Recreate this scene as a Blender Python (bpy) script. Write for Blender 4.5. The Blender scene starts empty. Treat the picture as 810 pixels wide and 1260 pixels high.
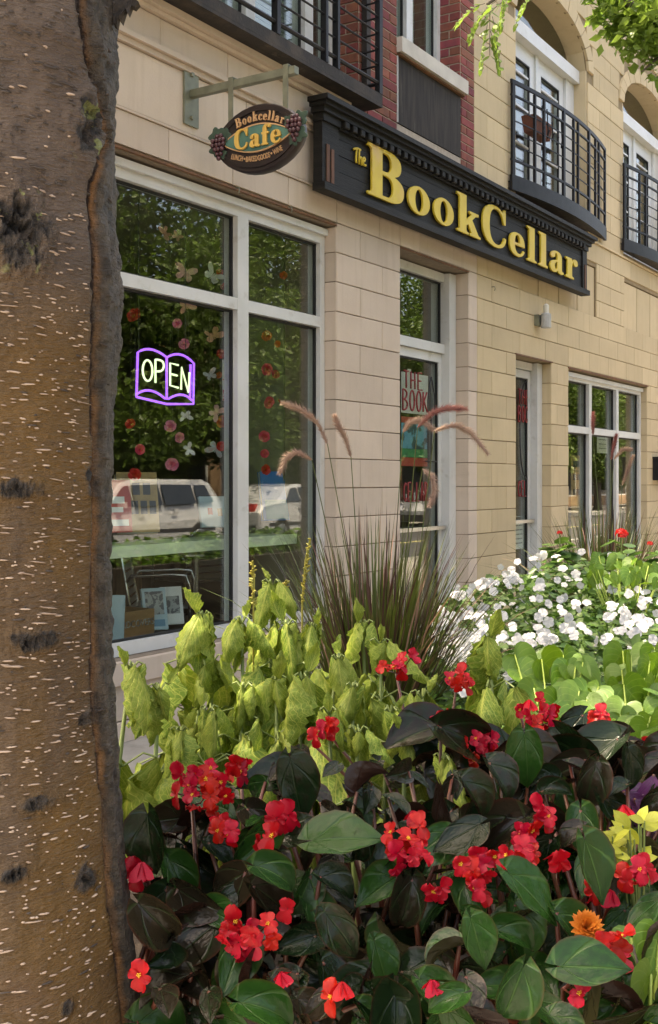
import bpy, math, random
from mathutils import Vector, Matrix, noise
R = math.radians
rnd = random.Random(7)
scene = bpy.context.scene
col = scene.collection

# ------------------------------------------------------------------ camera
F, CX, HY, VX = 1400.0, 405.0, 592.0, 1290.0      # focal length and vanishing point measured in photo pixels
CAM_H, CAM_D = 1.35, 4.05                         # eye height, distance from the shop wall (plane y = 0)
TH = math.atan((VX - CX) / F)
cT, sT = math.cos(TH), math.sin(TH)
cd = bpy.data.cameras.new('camera')
cam = bpy.data.objects.new('camera', cd); col.objects.link(cam)
cam.location = (0, -CAM_D, CAM_H)
cam.rotation_euler = (R(90), 0, TH - R(90))
cd.sensor_fit = 'HORIZONTAL'; cd.sensor_width = 24.0; cd.lens = 24.0 * F / 810.0
cd.shift_y = -(630 - HY) / 810.0
cd.clip_start = 0.02; cd.clip_end = 500
scene.camera = cam

# ------------------------------------------------------------------ daylight
SUN_EL, SUN_AZ = R(68), math.atan2(-0.42, 0.9)     # behind the building, a little to the left
world = bpy.data.worlds.new('World'); scene.world = world; world.use_nodes = True
wn = world.node_tree; wn.nodes.clear()
wo = wn.nodes.new('ShaderNodeOutputWorld'); wb = wn.nodes.new('ShaderNodeBackground')
sky = wn.nodes.new('ShaderNodeTexSky'); sky.sky_type = 'NISHITA'; sky.sun_disc = False
sky.sun_elevation = SUN_EL; sky.sun_rotation = SUN_AZ
sky.dust_density = 6.0; sky.ozone_density = 0.3; sky.air_density = 0.8
wb.inputs['Strength'].default_value = 0.15
wn.links.new(sky.outputs[0], wb.inputs[0]); wn.links.new(wb.outputs[0], wo.inputs[0])
sd = bpy.data.lights.new('sun', 'SUN'); sd.energy = 2.6; sd.angle = R(0.6); sd.color = (1, .95, .86)
sun = bpy.data.objects.new('sun', sd); col.objects.link(sun)
to_sun = Vector((math.sin(SUN_AZ) * math.cos(SUN_EL), math.cos(SUN_AZ) * math.cos(SUN_EL), math.sin(SUN_EL)))
sun.rotation_euler = to_sun.to_track_quat('Z', 'Y').to_euler()
sun.location = to_sun * 30
vs = scene.view_settings
vs.view_transform = 'Standard'; vs.look = 'None'; vs.gamma = 1; vs.use_curve_mapping = False
vs.exposure = 2.58
vs.use_white_balance = True; vs.white_balance_temperature = 8200; vs.white_balance_tint = 10
scene.cycles.max_bounces = 8; scene.cycles.transparent_max_bounces = 12
scene.cycles.caustics_reflective = False; scene.cycles.caustics_refractive = False

# ------------------------------------------------------------------ helpers
def at(px, py, d):
    """a world point d metres deep from a measured photo position"""
    k = (px - CX) / F
    return Vector((d * cT + k * d * sT, -CAM_D + d * sT - k * d * cT, CAM_H - (py - HY) / F * d))
def wall(px, py, Y=0.0):
    k = (px - CX) / F; d = (CAM_D + Y) / (sT - k * cT)
    return d * cT + k * d * sT, CAM_H - (py - HY) / F * d
CAMP = Vector((0, -CAM_D, CAM_H))
FWD = Vector((cT, sT, 0)); RIGHT = Vector((sT, -cT, 0)); UP = Vector((0, 0, 1))
WL = {}
def tag(o, label=None, cat=None, group=None, kind=None):
    if label: o['label'] = label
    if cat: o['category'] = cat
    if group: o['group'] = group
    if kind: o['kind'] = kind
    return o
def thing(name, label, cat, loc, group=None, rz=0):
    o = bpy.data.objects.new(name, None); col.objects.link(o)
    o.empty_display_size = .1
    o.location = loc; o.rotation_euler = (0, 0, rz)
    WL[o.name] = Vector(loc)
    return tag(o, label, cat, group)
def setmats(me, mats):
    for m in (mats if isinstance(mats, (list, tuple)) else [mats]): me.materials.append(m)
def link(name, me, parent=None, M=None, local=False):
    """link a mesh; M or the vertices are in world space unless local"""
    o = bpy.data.objects.new(name, me); col.objects.link(o)
    off = Vector((0, 0, 0))
    if parent is not None:
        o.parent = parent
        if not local: off = WL.get(parent.name, off)
    if M is None: M = Matrix.Identity(4)
    o.matrix_basis = Matrix.Translation(-off) @ M
    WL[o.name] = Vector((0, 0, 0)) if not local else Vector((0, 0, 0))
    return o
class MB:
    def __init__(s): s.v = []; s.f = []; s.m = []; s.uv = {}
    def add(s, vs, fs, mi=0):
        b = len(s.v); s.v.extend([tuple(q) for q in vs])
        for f in fs: s.f.append(tuple(i + b for i in f)); s.m.append(mi)
        return b
    def box(s, x0, x1, y0, y1, z0, z1, mi=0):
        if x0 > x1: x0, x1 = x1, x0
        if y0 > y1: y0, y1 = y1, y0
        if z0 > z1: z0, z1 = z1, z0
        s.add([(x0,y0,z0),(x1,y0,z0),(x1,y1,z0),(x0,y1,z0),(x0,y0,z1),(x1,y0,z1),(x1,y1,z1),(x0,y1,z1)],
              [(0,3,2,1),(4,5,6,7),(0,1,5,4),(1,2,6,5),(2,3,7,6),(3,0,4,7)], mi); return s
    def obox(s, c, ax, ay, az, mi=0):
        """oriented box: centre and three half-axis vectors"""
        c = Vector(c); ax, ay, az = Vector(ax), Vector(ay), Vector(az)
        P = [c + i*ax + j*ay + k*az for k in (-1,1) for (i,j) in ((-1,-1),(1,-1),(1,1),(-1,1))]
        s.add(P, [(0,3,2,1),(4,5,6,7),(0,1,5,4),(1,2,6,5),(2,3,7,6),(3,0,4,7)], mi); return s
    def tube(s, pts, rad, n=6, mi=0, cap=True):
        pts = [Vector(p) for p in pts]; L = len(pts)
        if not isinstance(rad, (list, tuple)): rad = [rad] * L
        b = len(s.v); pu = None
        for i, p in enumerate(pts):
            t = (pts[min(i+1, L-1)] - pts[max(i-1, 0)])
            if t.length < 1e-9: t = Vector((0,0,1))
            t.normalize()
            if pu is None:
                a = Vector((0,0,1)) if abs(t.z) < .9 else Vector((1,0,0))
                u = t.cross(a).normalized()
            else:
                u = (pu - t * pu.dot(t))
                u = u.normalized() if u.length > 1e-6 else t.orthogonal().normalized()
            pu = u; w = t.cross(u)
            for k in range(n):
                a = 2*math.pi*k/n
                s.v.append(tuple(p + (u*math.cos(a) + w*math.sin(a)) * rad[i]))
        for i in range(L-1):
            for k in range(n):
                k2 = (k+1) % n
                s.f.append((b+i*n+k, b+i*n+k2, b+(i+1)*n+k2, b+(i+1)*n+k)); s.m.append(mi)
        if cap:
            s.f.append(tuple(b+k for k in reversed(range(n)))); s.m.append(mi)
            s.f.append(tuple(b+(L-1)*n+k for k in range(n))); s.m.append(mi)
        return s
    def lathe(s, prof, n=16, c=(0,0,0), axis='z', mi=0):
        c = Vector(c); b = len(s.v)
        for r, h in prof:
            for k in range(n):
                a = 2*math.pi*k/n; x, y = r*math.cos(a), r*math.sin(a)
                s.v.append(tuple(c + Vector({'z':(x,y,h),'y':(x,h,y),'x':(h,x,y)}[axis])))
        for i in range(len(prof)-1):
            for k in range(n):
                k2 = (k+1) % n
                s.f.append((b+i*n+k, b+i*n+k2, b+(i+1)*n+k2, b+(i+1)*n+k)); s.m.append(mi)
        s.f.append(tuple(b+k for k in reversed(range(n)))); s.m.append(mi)
        s.f.append(tuple(b+(len(prof)-1)*n+k for k in range(n))); s.m.append(mi)
        return s
    def prism(s, poly, y0, y1, mi=0):
        """extrude an (x,z) polygon along y"""
        n = len(poly)
        P = [(x, y0, z) for x, z in poly] + [(x, y1, z) for x, z in poly]
        s.add(P, [tuple(range(n)), tuple(reversed(range(n, 2*n)))] + [(i, i+n, (i+1)%n+n, (i+1)%n) for i in range(n)], mi)
        return s
    def mesh(s, name, mats, smooth=False):
        me = bpy.data.meshes.new(name); me.from_pydata(s.v, [], s.f); setmats(me, mats)
        me.polygons.foreach_set('material_index', s.m)
        if smooth: me.polygons.foreach_set('use_smooth', [True]*len(me.polygons))
        me.update(); return me
    def build(s, name, mats, parent=None, smooth=False, local=False, M=None):
        return link(name, s.mesh(name, mats, smooth), parent, M, local)
def B(name, mats, parent, *boxes):
    m = MB()
    for b in boxes: m.box(*b)
    return m.build(name, mats, parent)
_bc = {}
def chamfer_block(name, w, d, h, ch, mats):
    """block centred in x,z, front face at y=0 going back to y=d, chamfered front edges; cached mesh"""
    key = (name, round(w,3), round(d,3), round(h,3))
    if key not in _bc:
        m = MB(); a, b = w/2, h/2
        P = [(-a,d,-b),(a,d,-b),(a,d,b),(-a,d,b),(-a,ch,-b),(a,ch,-b),(a,ch,b),(-a,ch,b),(-a+ch,0,-b+ch),(a-ch,0,-b+ch),(a-ch,0,b-ch),(-a+ch,0,b-ch)]
        Fc = [(8,9,10,11)]
        for i in range(4):
            j = (i+1) % 4
            Fc += [(4+i,4+j,8+j,8+i),(i,j,4+j,4+i)]
        m.add(P, Fc); _bc[key] = m.mesh(name, mats)
    return _bc[key]

# ------------------------------------------------------------------ materials
class NT:
    def __init__(s, name):
        s.m = bpy.data.materials.new(name); s.m.use_nodes = True
        s.t = s.m.node_tree; s.t.nodes.clear()
        s.out = s.t.nodes.new('ShaderNodeOutputMaterial')
    def n(s, typ, **kw):
        nd = s.t.nodes.new('ShaderNode' + typ)
        for k, v in kw.items(): setattr(nd, k, v)
        return nd
    def l(s, a, b): s.t.links.new(a, b)
    def val(s, sock, v):
        if hasattr(v, 'is_output') or isinstance(v, bpy.types.NodeSocket): s.l(v, sock)
        else: sock.default_value = v
    def math(s, op, a, b=0.0, c=0.0):
        nd = s.n('Math', operation=op); s.val(nd.inputs[0], a); s.val(nd.inputs[1], b); s.val(nd.inputs[2], c); return nd.outputs[0]
    def mix(s, fac, a, b, blend='MIX'):
        nd = s.n('Mix', data_type='RGBA', blend_type=blend)
        s.val(nd.inputs[0], fac); s.val(nd.inputs[6], a); s.val(nd.inputs[7], b); return nd.outputs[2]
    def noise(s, vec, scale, detail=4, rough=.55, out=0):
        nd = s.n('TexNoise'); s.l(vec, nd.inputs['Vector']); nd.inputs['Scale'].default_value = scale
        nd.inputs['Detail'].default_value = detail; nd.inputs['Roughness'].default_value = rough; return nd.outputs[out]
    def ramp(s, fac, lo, hi):
        nd = s.n('MapRange'); s.val(nd.inputs[0], fac); nd.inputs[1].default_value = lo; nd.inputs[2].default_value = hi; return nd.outputs[0]
    def scaled(s, vec, sc):
        nd = s.n('Mapping'); s.l(vec, nd.inputs[0]); nd.inputs[3].default_value = sc; return nd.outputs[0]
def C4(c): return (c[0], c[1], c[2], 1)
def mat(name, c, rough=.6, c2=None, scale=6, thr=(.35,.65), bump=0, bscale=60, obj=0.0, metal=0, spec=.5, trans=0, stretch=None,
        dirt=None, dscale=2.0, dthr=(.5,.8), coat=0, emit=None, estr=0, tcol=None):
    k = NT(name); tc = k.n('TexCoord'); geo = k.n('NewGeometry')
    vec = geo.outputs['Position'] if obj >= 0 else tc.outputs['Object']
    if stretch: vec = k.scaled(vec, stretch)
    colr = C4(c)
    p = k.n('BsdfPrincipled')
    if c2: colr = k.mix(k.ramp(k.noise(vec, scale), *thr), C4(c), C4(c2))
    if dirt: colr = k.mix(k.ramp(k.noise(vec, dscale, 6, .65), *dthr), colr, C4(dirt))
    if obj:
        oi = k.n('ObjectInfo'); hs = k.n('HueSaturation')
        hs.inputs['Value'].default_value = 1
        mr = k.n('MapRange'); k.l(oi.outputs['Random'], mr.inputs[0]); mr.inputs[3].default_value = 1-abs(obj); mr.inputs[4].default_value = 1+abs(obj)
        k.l(mr.outputs[0], hs.inputs['Value'])
        mh = k.n('MapRange'); r2 = k.math('FRACT', k.math('MULTIPLY', oi.outputs['Random'], 17.3)); k.l(r2, mh.inputs[0]); mh.inputs[3].default_value = .5-abs(obj)*.08; mh.inputs[4].default_value = .5+abs(obj)*.08
        k.l(mh.outputs[0], hs.inputs['Hue'])
        k.val(hs.inputs['Color'], colr); colr = hs.outputs[0]
    k.val(p.inputs['Base Color'], colr)
    p.inputs['Roughness'].default_value = rough; p.inputs['Metallic'].default_value = metal
    p.inputs['Specular IOR Level'].default_value = spec; p.inputs['Coat Weight'].default_value = coat
    if emit: p.inputs['Emission Color'].default_value = C4(emit); p.inputs['Emission Strength'].default_value = estr
    if bump:
        bp = k.n('Bump'); bp.inputs['Strength'].default_value = bump; bp.inputs['Distance'].default_value = .004
        k.l(k.noise(vec, bscale, 5, .6), bp.inputs['Height']); k.l(bp.outputs[0], p.inputs['Normal'])
    sh = p.outputs[0]
    if trans:
        tr = k.n('BsdfTranslucent')
        if tcol: tr.inputs[0].default_value = C4(tcol)
        else: k.val(tr.inputs[0], colr)
        mx = k.n('MixShader'); mx.inputs[0].default_value = trans; k.l(sh, mx.inputs[1]); k.l(tr.outputs[0], mx.inputs[2]); sh = mx.outputs[0]
    k.l(sh, k.out.inputs[0]); return k.m
def leaf_mat(name, c, vein, rough=.4, trans=.3, freq=7, slope=.8, vstr=.6, obj=.2, back=None, edge=None, mode='pinnate', c2=None, tcol=None, spec=.5, net=0, bump=.25):
    """leaf blade: uv u across (0..1), v along; midrib and side veins follow the blade"""
    k = NT(name); tc = k.n('TexCoord'); sep = k.n('SeparateXYZ'); k.l(tc.outputs['UV'], sep.inputs[0])
    u = k.math('ABSOLUTE', k.math('SUBTRACT', sep.outputs[0], .5)); v = sep.outputs[1]
    if mode == 'pinnate':
        ph = k.math('MULTIPLY', k.math('SUBTRACT', v, k.math('MULTIPLY', u, slope)), freq*6.283)
    else:
        ph = k.math('MULTIPLY', k.math('ARCTAN2', u, k.math('ADD', v, .02)), freq)
    sv = k.ramp(k.math('COSINE', ph), .86, 1.0)
    if mode != 'pinnate': sv = k.math('MULTIPLY', sv, k.ramp(v, .95, .35))
    mid = k.ramp(u, .035, .008)
    vm = k.math('MULTIPLY', k.math('MAXIMUM', sv, mid), vstr)
    oi = k.n('ObjectInfo')
    base = C4(c)
    nv = k.noise(tc.outputs['UV'], 5, 3)
    if c2: base = k.mix(k.ramp(k.math('ADD', nv, k.math('MULTIPLY', k.math('SUBTRACT', oi.outputs['Random'], .5), .7)), .35, .65), C4(c), C4(c2))
    colr = k.mix(vm, base, C4(vein))
    if net:
        vo = k.n('TexVoronoi', feature='DISTANCE_TO_EDGE'); vo.inputs['Scale'].default_value = net; k.l(tc.outputs['UV'], vo.inputs['Vector'])
        colr = k.mix(k.math('MULTIPLY', k.ramp(vo.outputs['Distance'], .12, .02), .45), colr, C4(vein))
    if edge: colr = k.mix(k.math('MULTIPLY', k.ramp(u, .45, .495), .45), colr, C4(edge))
    hs = k.n('HueSaturation'); k.l(colr, hs.inputs['Color'])
    mr = k.n('MapRange'); k.l(oi.outputs['Random'], mr.inputs[0]); mr.inputs[3].default_value = 1-obj; mr.inputs[4].default_value = 1+obj; k.l(mr.outputs[0], hs.inputs['Value'])
    colr = hs.outputs[0]
    if back:
        g = k.n('NewGeometry'); colr = k.mix(g.outputs['Backfacing'], colr, C4(back))
    p = k.n('BsdfPrincipled'); k.l(colr, p.inputs['Base Color']); p.inputs['Roughness'].default_value = rough; p.inputs['Specular IOR Level'].default_value = spec
    bp = k.n('Bump'); bp.inputs['Strength'].default_value = bump; bp.inputs['Distance'].default_value = .002
    k.l(k.math('SUBTRACT', nv, vm), bp.inputs['Height']); k.l(bp.outputs[0], p.inputs['Normal'])
    tr = k.n('BsdfTranslucent')
    if tcol: tr.inputs[0].default_value = C4(tcol)
    else: k.l(colr, tr.inputs[0])
    mx = k.n('MixShader'); mx.inputs[0].default_value = trans; k.l(p.outputs[0], mx.inputs[1]); k.l(tr.outputs[0], mx.inputs[2])
    k.l(mx.outputs[0], k.out.inputs[0]); return k.m
def glass_mat(name, ior=1.75, tint=(.86,.92,.88), wavy=.0):
    k = NT(name); f0 = ((ior-1)/(ior+1))**2; ge = k.n('NewGeometry'); dp = k.n('VectorMath', operation='DOT_PRODUCT'); k.l(ge.outputs['Incoming'], dp.inputs[0]); k.l(ge.outputs['Normal'], dp.inputs[1])
    fre = k.math('ADD', k.math('MULTIPLY', k.math('POWER', k.math('SUBTRACT', 1.0, k.math('ABSOLUTE', dp.outputs['Value'])), 5.0), 1-f0), f0)
    t = k.n('BsdfTransparent'); t.inputs[0].default_value = C4(tint); g = k.n('BsdfGlossy'); g.inputs['Roughness'].default_value = 0.0
    g.inputs[0].default_value = (1,1,1,1)
    if wavy:
        bp = k.n('Bump'); bp.inputs['Strength'].default_value = wavy; bp.inputs['Distance'].default_value = .01
        tc = k.n('NewGeometry'); k.l(k.noise(tc.outputs['Position'], 1.3, 1), bp.inputs['Height']); k.l(bp.outputs[0], g.inputs['Normal'])
    mx = k.n('MixShader'); k.l(fre, mx.inputs[0]); k.l(t.outputs[0], mx.inputs[1]); k.l(g.outputs[0], mx.inputs[2])
    k.l(mx.outputs[0], k.out.inputs[0]); return k.m
M = {}
def stone_mat(name, c, c2):
    k = NT(name); geo = k.n('NewGeometry'); pos = geo.outputs['Position']; oi = k.n('ObjectInfo')
    colr = k.mix(k.ramp(k.noise(pos, 3.0, 6, .6), .3, .7), C4(c), C4(c2))
    streak = k.noise(k.scaled(pos, (9, 9, .7)), 1.6, 4)
    colr = k.mix(k.math('MULTIPLY', k.ramp(streak, .52, .75), .35), colr, C4((c[0]*.68, c[1]*.64, c[2]*.58)))
    fine = k.noise(pos, 180, 3)
    colr = k.mix(k.math('MULTIPLY', k.ramp(fine, .55, .8), .25), colr, C4((c[0]*.7, c[1]*.68, c[2]*.66)))
    hs = k.n('HueSaturation'); k.l(colr, hs.inputs['Color'])
    mr = k.n('MapRange'); k.l(oi.outputs['Random'], mr.inputs[0]); mr.inputs[3].default_value = .92; mr.inputs[4].default_value = 1.07; k.l(mr.outputs[0], hs.inputs['Value'])
    p = k.n('BsdfPrincipled'); k.l(hs.outputs[0], p.inputs['Base Color']); p.inputs['Roughness'].default_value = .85; p.inputs['Specular IOR Level'].default_value = .25
    bp = k.n('Bump'); bp.inputs['Strength'].default_value = .35; bp.inputs['Distance'].default_value = .003
    k.l(k.math('ADD', k.noise(pos, 70, 5, .65), k.math('MULTIPLY', k.noise(pos, 8, 3), 1.5)), bp.inputs['Height']); k.l(bp.outputs[0], p.inputs['Normal'])
    k.l(p.outputs[0], k.out.inputs[0]); return k.m
M['stoneL'] = stone_mat('pinkish limestone', (.61,.51,.42), (.55,.455,.37))
M['stoneR'] = stone_mat('cream limestone', (.58,.47,.30), (.52,.42,.265))
M['mortarL'] = mat('grey mortar', (.24,.19,.14), .95, (.19,.15,.11), 20, bump=.5)
M['mortarR'] = mat('buff mortar', (.29,.22,.13), .95, (.24,.18,.10), 20, bump=.5)
M['brick'] = mat('red brick', (.24,.062,.045), .85, (.165,.042,.036), 14, bump=.6, bscale=120, obj=.28)
M['brickmortar'] = mat('pale mortar', (.46,.39,.31), .95, (.36,.30,.24), 25, bump=.5)
M['white'] = mat('white painted metal', (.66,.67,.66), .42, (.58,.59,.57), 3, dirt=(.40,.38,.33), dscale=9, dthr=(.58,.85))
M['copper'] = mat('rust brown flashing', (.20,.085,.035), .7, (.12,.06,.03), 12)
M['black'] = mat('black painted iron', (.008,.008,.010), .5, (.016,.016,.019), 9, bump=.2, spec=.25)
M['rust'] = mat('dark rusty steel', (.018,.014,.012), .75, (.05,.036,.026), 9, thr=(.45,.7), bump=.5, dirt=(.12,.10,.07), dscale=14, dthr=(.6,.8))
M['glass'] = glass_mat('shop glass', 1.72, (.93,.97,.94), .02)
M['glass2'] = glass_mat('upper glass', 1.9, (.90,.95,.92), .03)
M['rubber'] = mat('black gasket', (.01,.011,.011), .6)
# ------------------------------------------------------------------ ground
M['paving'] = mat('concrete paving', (.36,.34,.30), .9, (.29,.27,.24), 3, bump=.4, bscale=120, obj=.06, dirt=(.18,.17,.15), dscale=5, dthr=(.55,.8))
M['asphalt'] = mat('asphalt', (.055,.055,.057), .9, (.04,.04,.042), 4, bump=.7, bscale=200)
M['kerb'] = mat('kerb concrete', (.33,.32,.29), .9, (.25,.24,.22), 6, bump=.4)
M['earth'] = mat('joint sand', (.12,.11,.09), .95, (.09,.08,.07), 10)
g = MB().box(-150, 200, -150, 120, -1.2, -0.35).build('ground', M['earth']); tag(g, kind='structure')
rd = MB().box(-60, 110, -13.0, -5.1, -.3, -.18).build('road', M['asphalt']); tag(rd, kind='structure')
sw = MB().box(-30, 60, -4.9, 4.0, -.3, -.012).build('sidewalk', M['earth']); tag(sw, kind='structure')
for i in range(-2, 14):
    for (y0, y1) in ((-1.47,-.008),(-2.94,-1.478),(-4.86,-2.948)):
        link('paving_slab', chamfer_block('paving_slab', 1.44, .05, y1-y0, .006, M['paving']), sw,
             Matrix.Translation((i*1.45+.3, (y0+y1)/2, 0)) @ Matrix.Rotation(R(-90), 4, 'X'))
kb = MB().box(-60, 110, -5.1, -4.9, -.3, 0.0).build('kerb', M['kerb']); tag(kb, kind='structure')
kb2 = MB().box(-60, 110, -13.2, -13.0, -.3, -.04).build('kerb', M['kerb']); tag(kb2, kind='structure')
sw2 = MB().box(-60, 110, -17.6, -13.2, -.3, -.045).build('sidewalk', M['paving']); tag(sw2, kind='structure')
mk = MB()
for i in range(-6, 14): mk.box(i*6, i*6+3, -9.12, -9.0, -.19, -.176)
mo = mk.build('road_marking', mat('road paint', (.62,.55,.2), .8, (.4,.36,.15), 20), rd); tag(mo, kind='stuff')

# ------------------------------------------------------------------ the shop building
bld = thing('shop_building', 'two-storey stone shop building with brick bay, arched balcony doors and storefront windows', 'building', (6, .3, 0))
RL, RR = 6.0, 7.05                      # roof heights of the left (brick bay) and right (cream) halves
XB = 8.73
ARCH = [(9.55, 11.45), (12.62, 14.52)]
SPR, RISE = 5.62, .42
# openings (x0,x1,z0,z1) in the left and right wall
OPL = [(2.9,6.5,.42,3.065), (7.39,8.57,0,3.075), (3.6,6.79,3.95,5.9), (7.335,8.416,3.985,5.9)]
OPR = [(9.555,10.42,0,2.49), (10.89,13.52,.45,2.475), (9.62,11.72,3.08,3.62), (12.66,14.76,3.08,3.62)] + [(a,b,3.93,SPR) for a,b in ARCH]
def core(name, x0, x1, z1, ops, m, y0=.012, y1=.42):
    xs = sorted(set([x0,x1]+[v for o in ops for v in o[:2]])); zs = sorted(set([0,z1]+[v for o in ops for v in o[2:]]))
    mb = MB()
    for i in range(len(xs)-1):
        run = None
        cells = []
        for j in range(len(zs)-1):
            cx, cz = (xs[i]+xs[i+1])/2, (zs[j]+zs[j+1])/2
            solid = not any(o[0] < cx < o[1] and o[2] < cz < o[3] for o in ops)
            if solid:
                if run is None: run = zs[j]
                end = zs[j+1]
            if (not solid or j == len(zs)-2) and run is not None:
                cells.append((run, end)); run = None
        for a, b in cells: mb.box(xs[i], xs[i+1], y0, y1, a, b)
    return mb.build(name, m, bld)
def arch_z(x, a, b, rise, spr=SPR):
    c, h = (a+b)/2, (b-a)/2; t = max(-1, min(1, (x-c)/h)); return spr + rise*math.sqrt(max(0, 1-t*t))
core('wall', 1.0, XB, RL, OPL, M['mortarL'])
RTOP = SPR + RISE + .02
core('wall', XB, 17.0, RR, OPR + [(a,b,SPR,RTOP) for a,b in ARCH], M['mortarR'])
for a, b in ARCH:                                            # arch heads
    mb = MB(); n = 20
    for i in range(n):
        xa, xb = a+(b-a)*i/n, a+(b-a)*(i+1)/n
        za, zb = arch_z(xa,a,b,RISE), arch_z(xb,a,b,RISE)
        mb.add([(xa,.012,za),(xb,.012,zb),(xb,.012,RTOP),(xa,.012,RTOP),(xa,.42,za),(xb,.42,zb),(xb,.42,RTOP),(xa,.42,RTOP)],
               [(0,1,2,3),(0,4,5,1),(4,7,6,5)])
    mb.build('arch_head', M['mortarR'], bld)
CZ = [3.09 - .1985*i for i in range(16)]; CZ[-1] = .11
REST = {}
def out_of_view(x, z):
    d = x*cT+CAM_D*sT; px = CX+F*(x*sT-CAM_D*cT)/d; py = HY-(z-CAM_H)/d*F
    return px < 125 or px > 812 or py < -20 or (px > 420 and py > 715)
def lay(zc, x0, x1, m, ops, off, pitch=.615, y=0.0, arches=(), joint=.006, name='stone_block'):
    """one course of blocks between z pair zc from x0 to x1, cut round the openings"""
    za, zb = zc
    xs = [x0]; x = off
    while x <= x0 + .04: x += pitch
    while x < x1 - .04: xs.append(x); x += pitch
    xs.append(x1)
    blocked = [(o[0], o[1]) for o in ops if min(o[3], zb) - max(o[2], za) > .04]
    for a, b in arches:
        if za < SPR + RISE + RW and zb > SPR:
            zm = max(za+.04, SPR); h = (b-a)/2+RW; rr = RISE+RW
            t = min(1, (zm-SPR)/rr); w = h*math.sqrt(1-t*t)
            blocked.append(((a+b)/2-w, (a+b)/2+w))
    for i in range(len(xs)-1):
        segs = [(xs[i], xs[i+1])]
        for p, q in blocked:
            ns = []
            for s0, s1 in segs:
                if q <= s0 or p >= s1: ns.append((s0, s1)); continue
                if p > s0: ns.append((s0, p))
                if q < s1: ns.append((q, s1))
            segs = ns
        for s0, s1 in segs:
            if s1 - s0 < .035: continue
            w, hh = s1-s0-joint, zb-za-joint
            dy = rnd.uniform(-.0012, .0012)
            if out_of_view((s0+s1)/2, (za+zb)/2):
                REST.setdefault(m, MB()).box(s0+joint/2, s1-joint/2, y+dy-.002, y+.033, za+joint/2, zb-joint/2); continue
            link(name, chamfer_block(name+m, w, .035, hh, .003, M[m]), bld, Matrix.Translation(((s0+s1)/2, y+dy-.002, (za+zb)/2)))
RW = .17
# left half: pier and lintel courses
for i in range(15):
    lay((CZ[i+1], CZ[i]), 6.5, 7.39, 'stoneL', [], 6.81 if i % 2 == 0 else 7.12)
    lay((CZ[i+1], CZ[i]), 8.57, XB, 'stoneL', [], 20)
lay((3.09, 3.27), 3.6, 7.39, 'stoneL', OPL, 4.77, .578)
lay((3.09, 3.27), 7.39, XB, 'stoneL', [], 7.70, .59)
lay((3.285, 3.62), 2.9, 6.79, 'stoneL', OPL, 4.32, 1.16)
lay((3.285, 3.68), 6.79, XB, 'stoneL', OPL, 7.3, 1.16)
lay((3.685, 3.85), 2.9, 6.75, 'stoneL', OPL, 4.70, .60)
lay((3.065, 3.27), 2.3, 3.6, 'stoneL', OPL, 3.0, .578)
for i in range(16):
    zt = CZ[i] if i < 15 else CZ[14]
    if i < 15: lay((CZ[i+1], CZ[i]), 1.9, 2.9, 'stoneL', [], 2.2 if i % 2 else 2.5)
lay((.11, .30), 2.9, 6.5, 'stoneL', [], 3.9, .60)
B('stone_moulding', M['stoneL'], bld, (2.3,6.79,-.022,.02,3.622,3.652,0), (2.3,6.79,-.045,.02,3.654,3.68,0))
B('stone_moulding', M['stoneL'], bld, (2.3,XB,-.012,.02,3.272,3.283,0))
B('stone_moulding', M['stoneL'], bld, (2.3,6.6,-.03,.02,3.852,3.875,0), (2.3,6.6,-.06,.02,3.877,3.915,0))
B('plinth', M['stoneL'], bld, (1.9,7.39,-.022,.02,0.002,.105,0)); B('plinth', M['stoneL'], bld, (8.57,XB-.002,-.022,.02,0.002,.105,0))
B('window_sill', M['stoneL'], bld, (2.86,6.54,-.035,.16,.302,.418,0))
# right half
for i in range(15):
    lay((CZ[i+1], CZ[i]), XB, 16.2, 'stoneR', OPR, XB+.3+(.31 if i % 2 else 0))
z = 3.09; i = 0
UZ = [3.09, 3.27, 3.46, 3.66, 3.86]
while UZ[-1] < RR-.15: UZ.append(UZ[-1]+.206)
for i in range(len(UZ)-1):
    lay((UZ[i], UZ[i+1]), XB-.06 if UZ[i] > 3.7 else XB, 15.6, 'stoneR', OPR, XB+.2+(.36 if i % 2 else 0), .72, arches=ARCH)
for m_ in REST: tag(REST[m_].build('stone_blocks', M[m_], bld), kind='stuff')
B('plinth', M['stoneR'], bld, (XB,9.555,-.022,.02,0.002,.105,0)); B('plinth', M['stoneR'], bld, (10.42,16.2,-.022,.02,0.002,.105,0))
for a, b in ARCH:                                            # arch ring stones
    n = 13
    for i in range(n):
        mb = MB(); P = []
        c = (a+b)/2; h = (b-a)/2
        for rr, hh in ((RISE, h), (RISE+RW-.008, h+RW-.008)):
            for t in (math.pi*(1-(i+.03)/n), math.pi*(1-(i+.97)/n)):
                P.append((c+hh*math.cos(t), SPR+rr*math.sin(t)))
        q = [P[0], P[1], P[3], P[2]]
        mb.prism(q, -.014, .03); mb.build('arch_stone', M['stoneR'], bld)
    # jamb linings, soffit
    B('jamb', M['stoneR'], bld, (a-.003,a+.03,.013,.2,3.93,SPR,0)); B('jamb', M['stoneR'], bld, (b-.03,b+.003,.013,.2,3.93,SPR,0))
    mb = MB(); n = 20
    for i in range(n):
        xa, xb = a+(b-a)*i/n, a+(b-a)*(i+1)/n
        za, zb = arch_z(xa,a,b,RISE), arch_z(xb,a,b,RISE)
        mb.add([(xa,.02,za-.012),(xb,.02,zb-.012),(xb,.2,zb-.012),(xa,.2,za-.012)], [(0,1,2,3)])
    mb.build('arch_soffit', M['stoneR'], bld)
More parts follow.
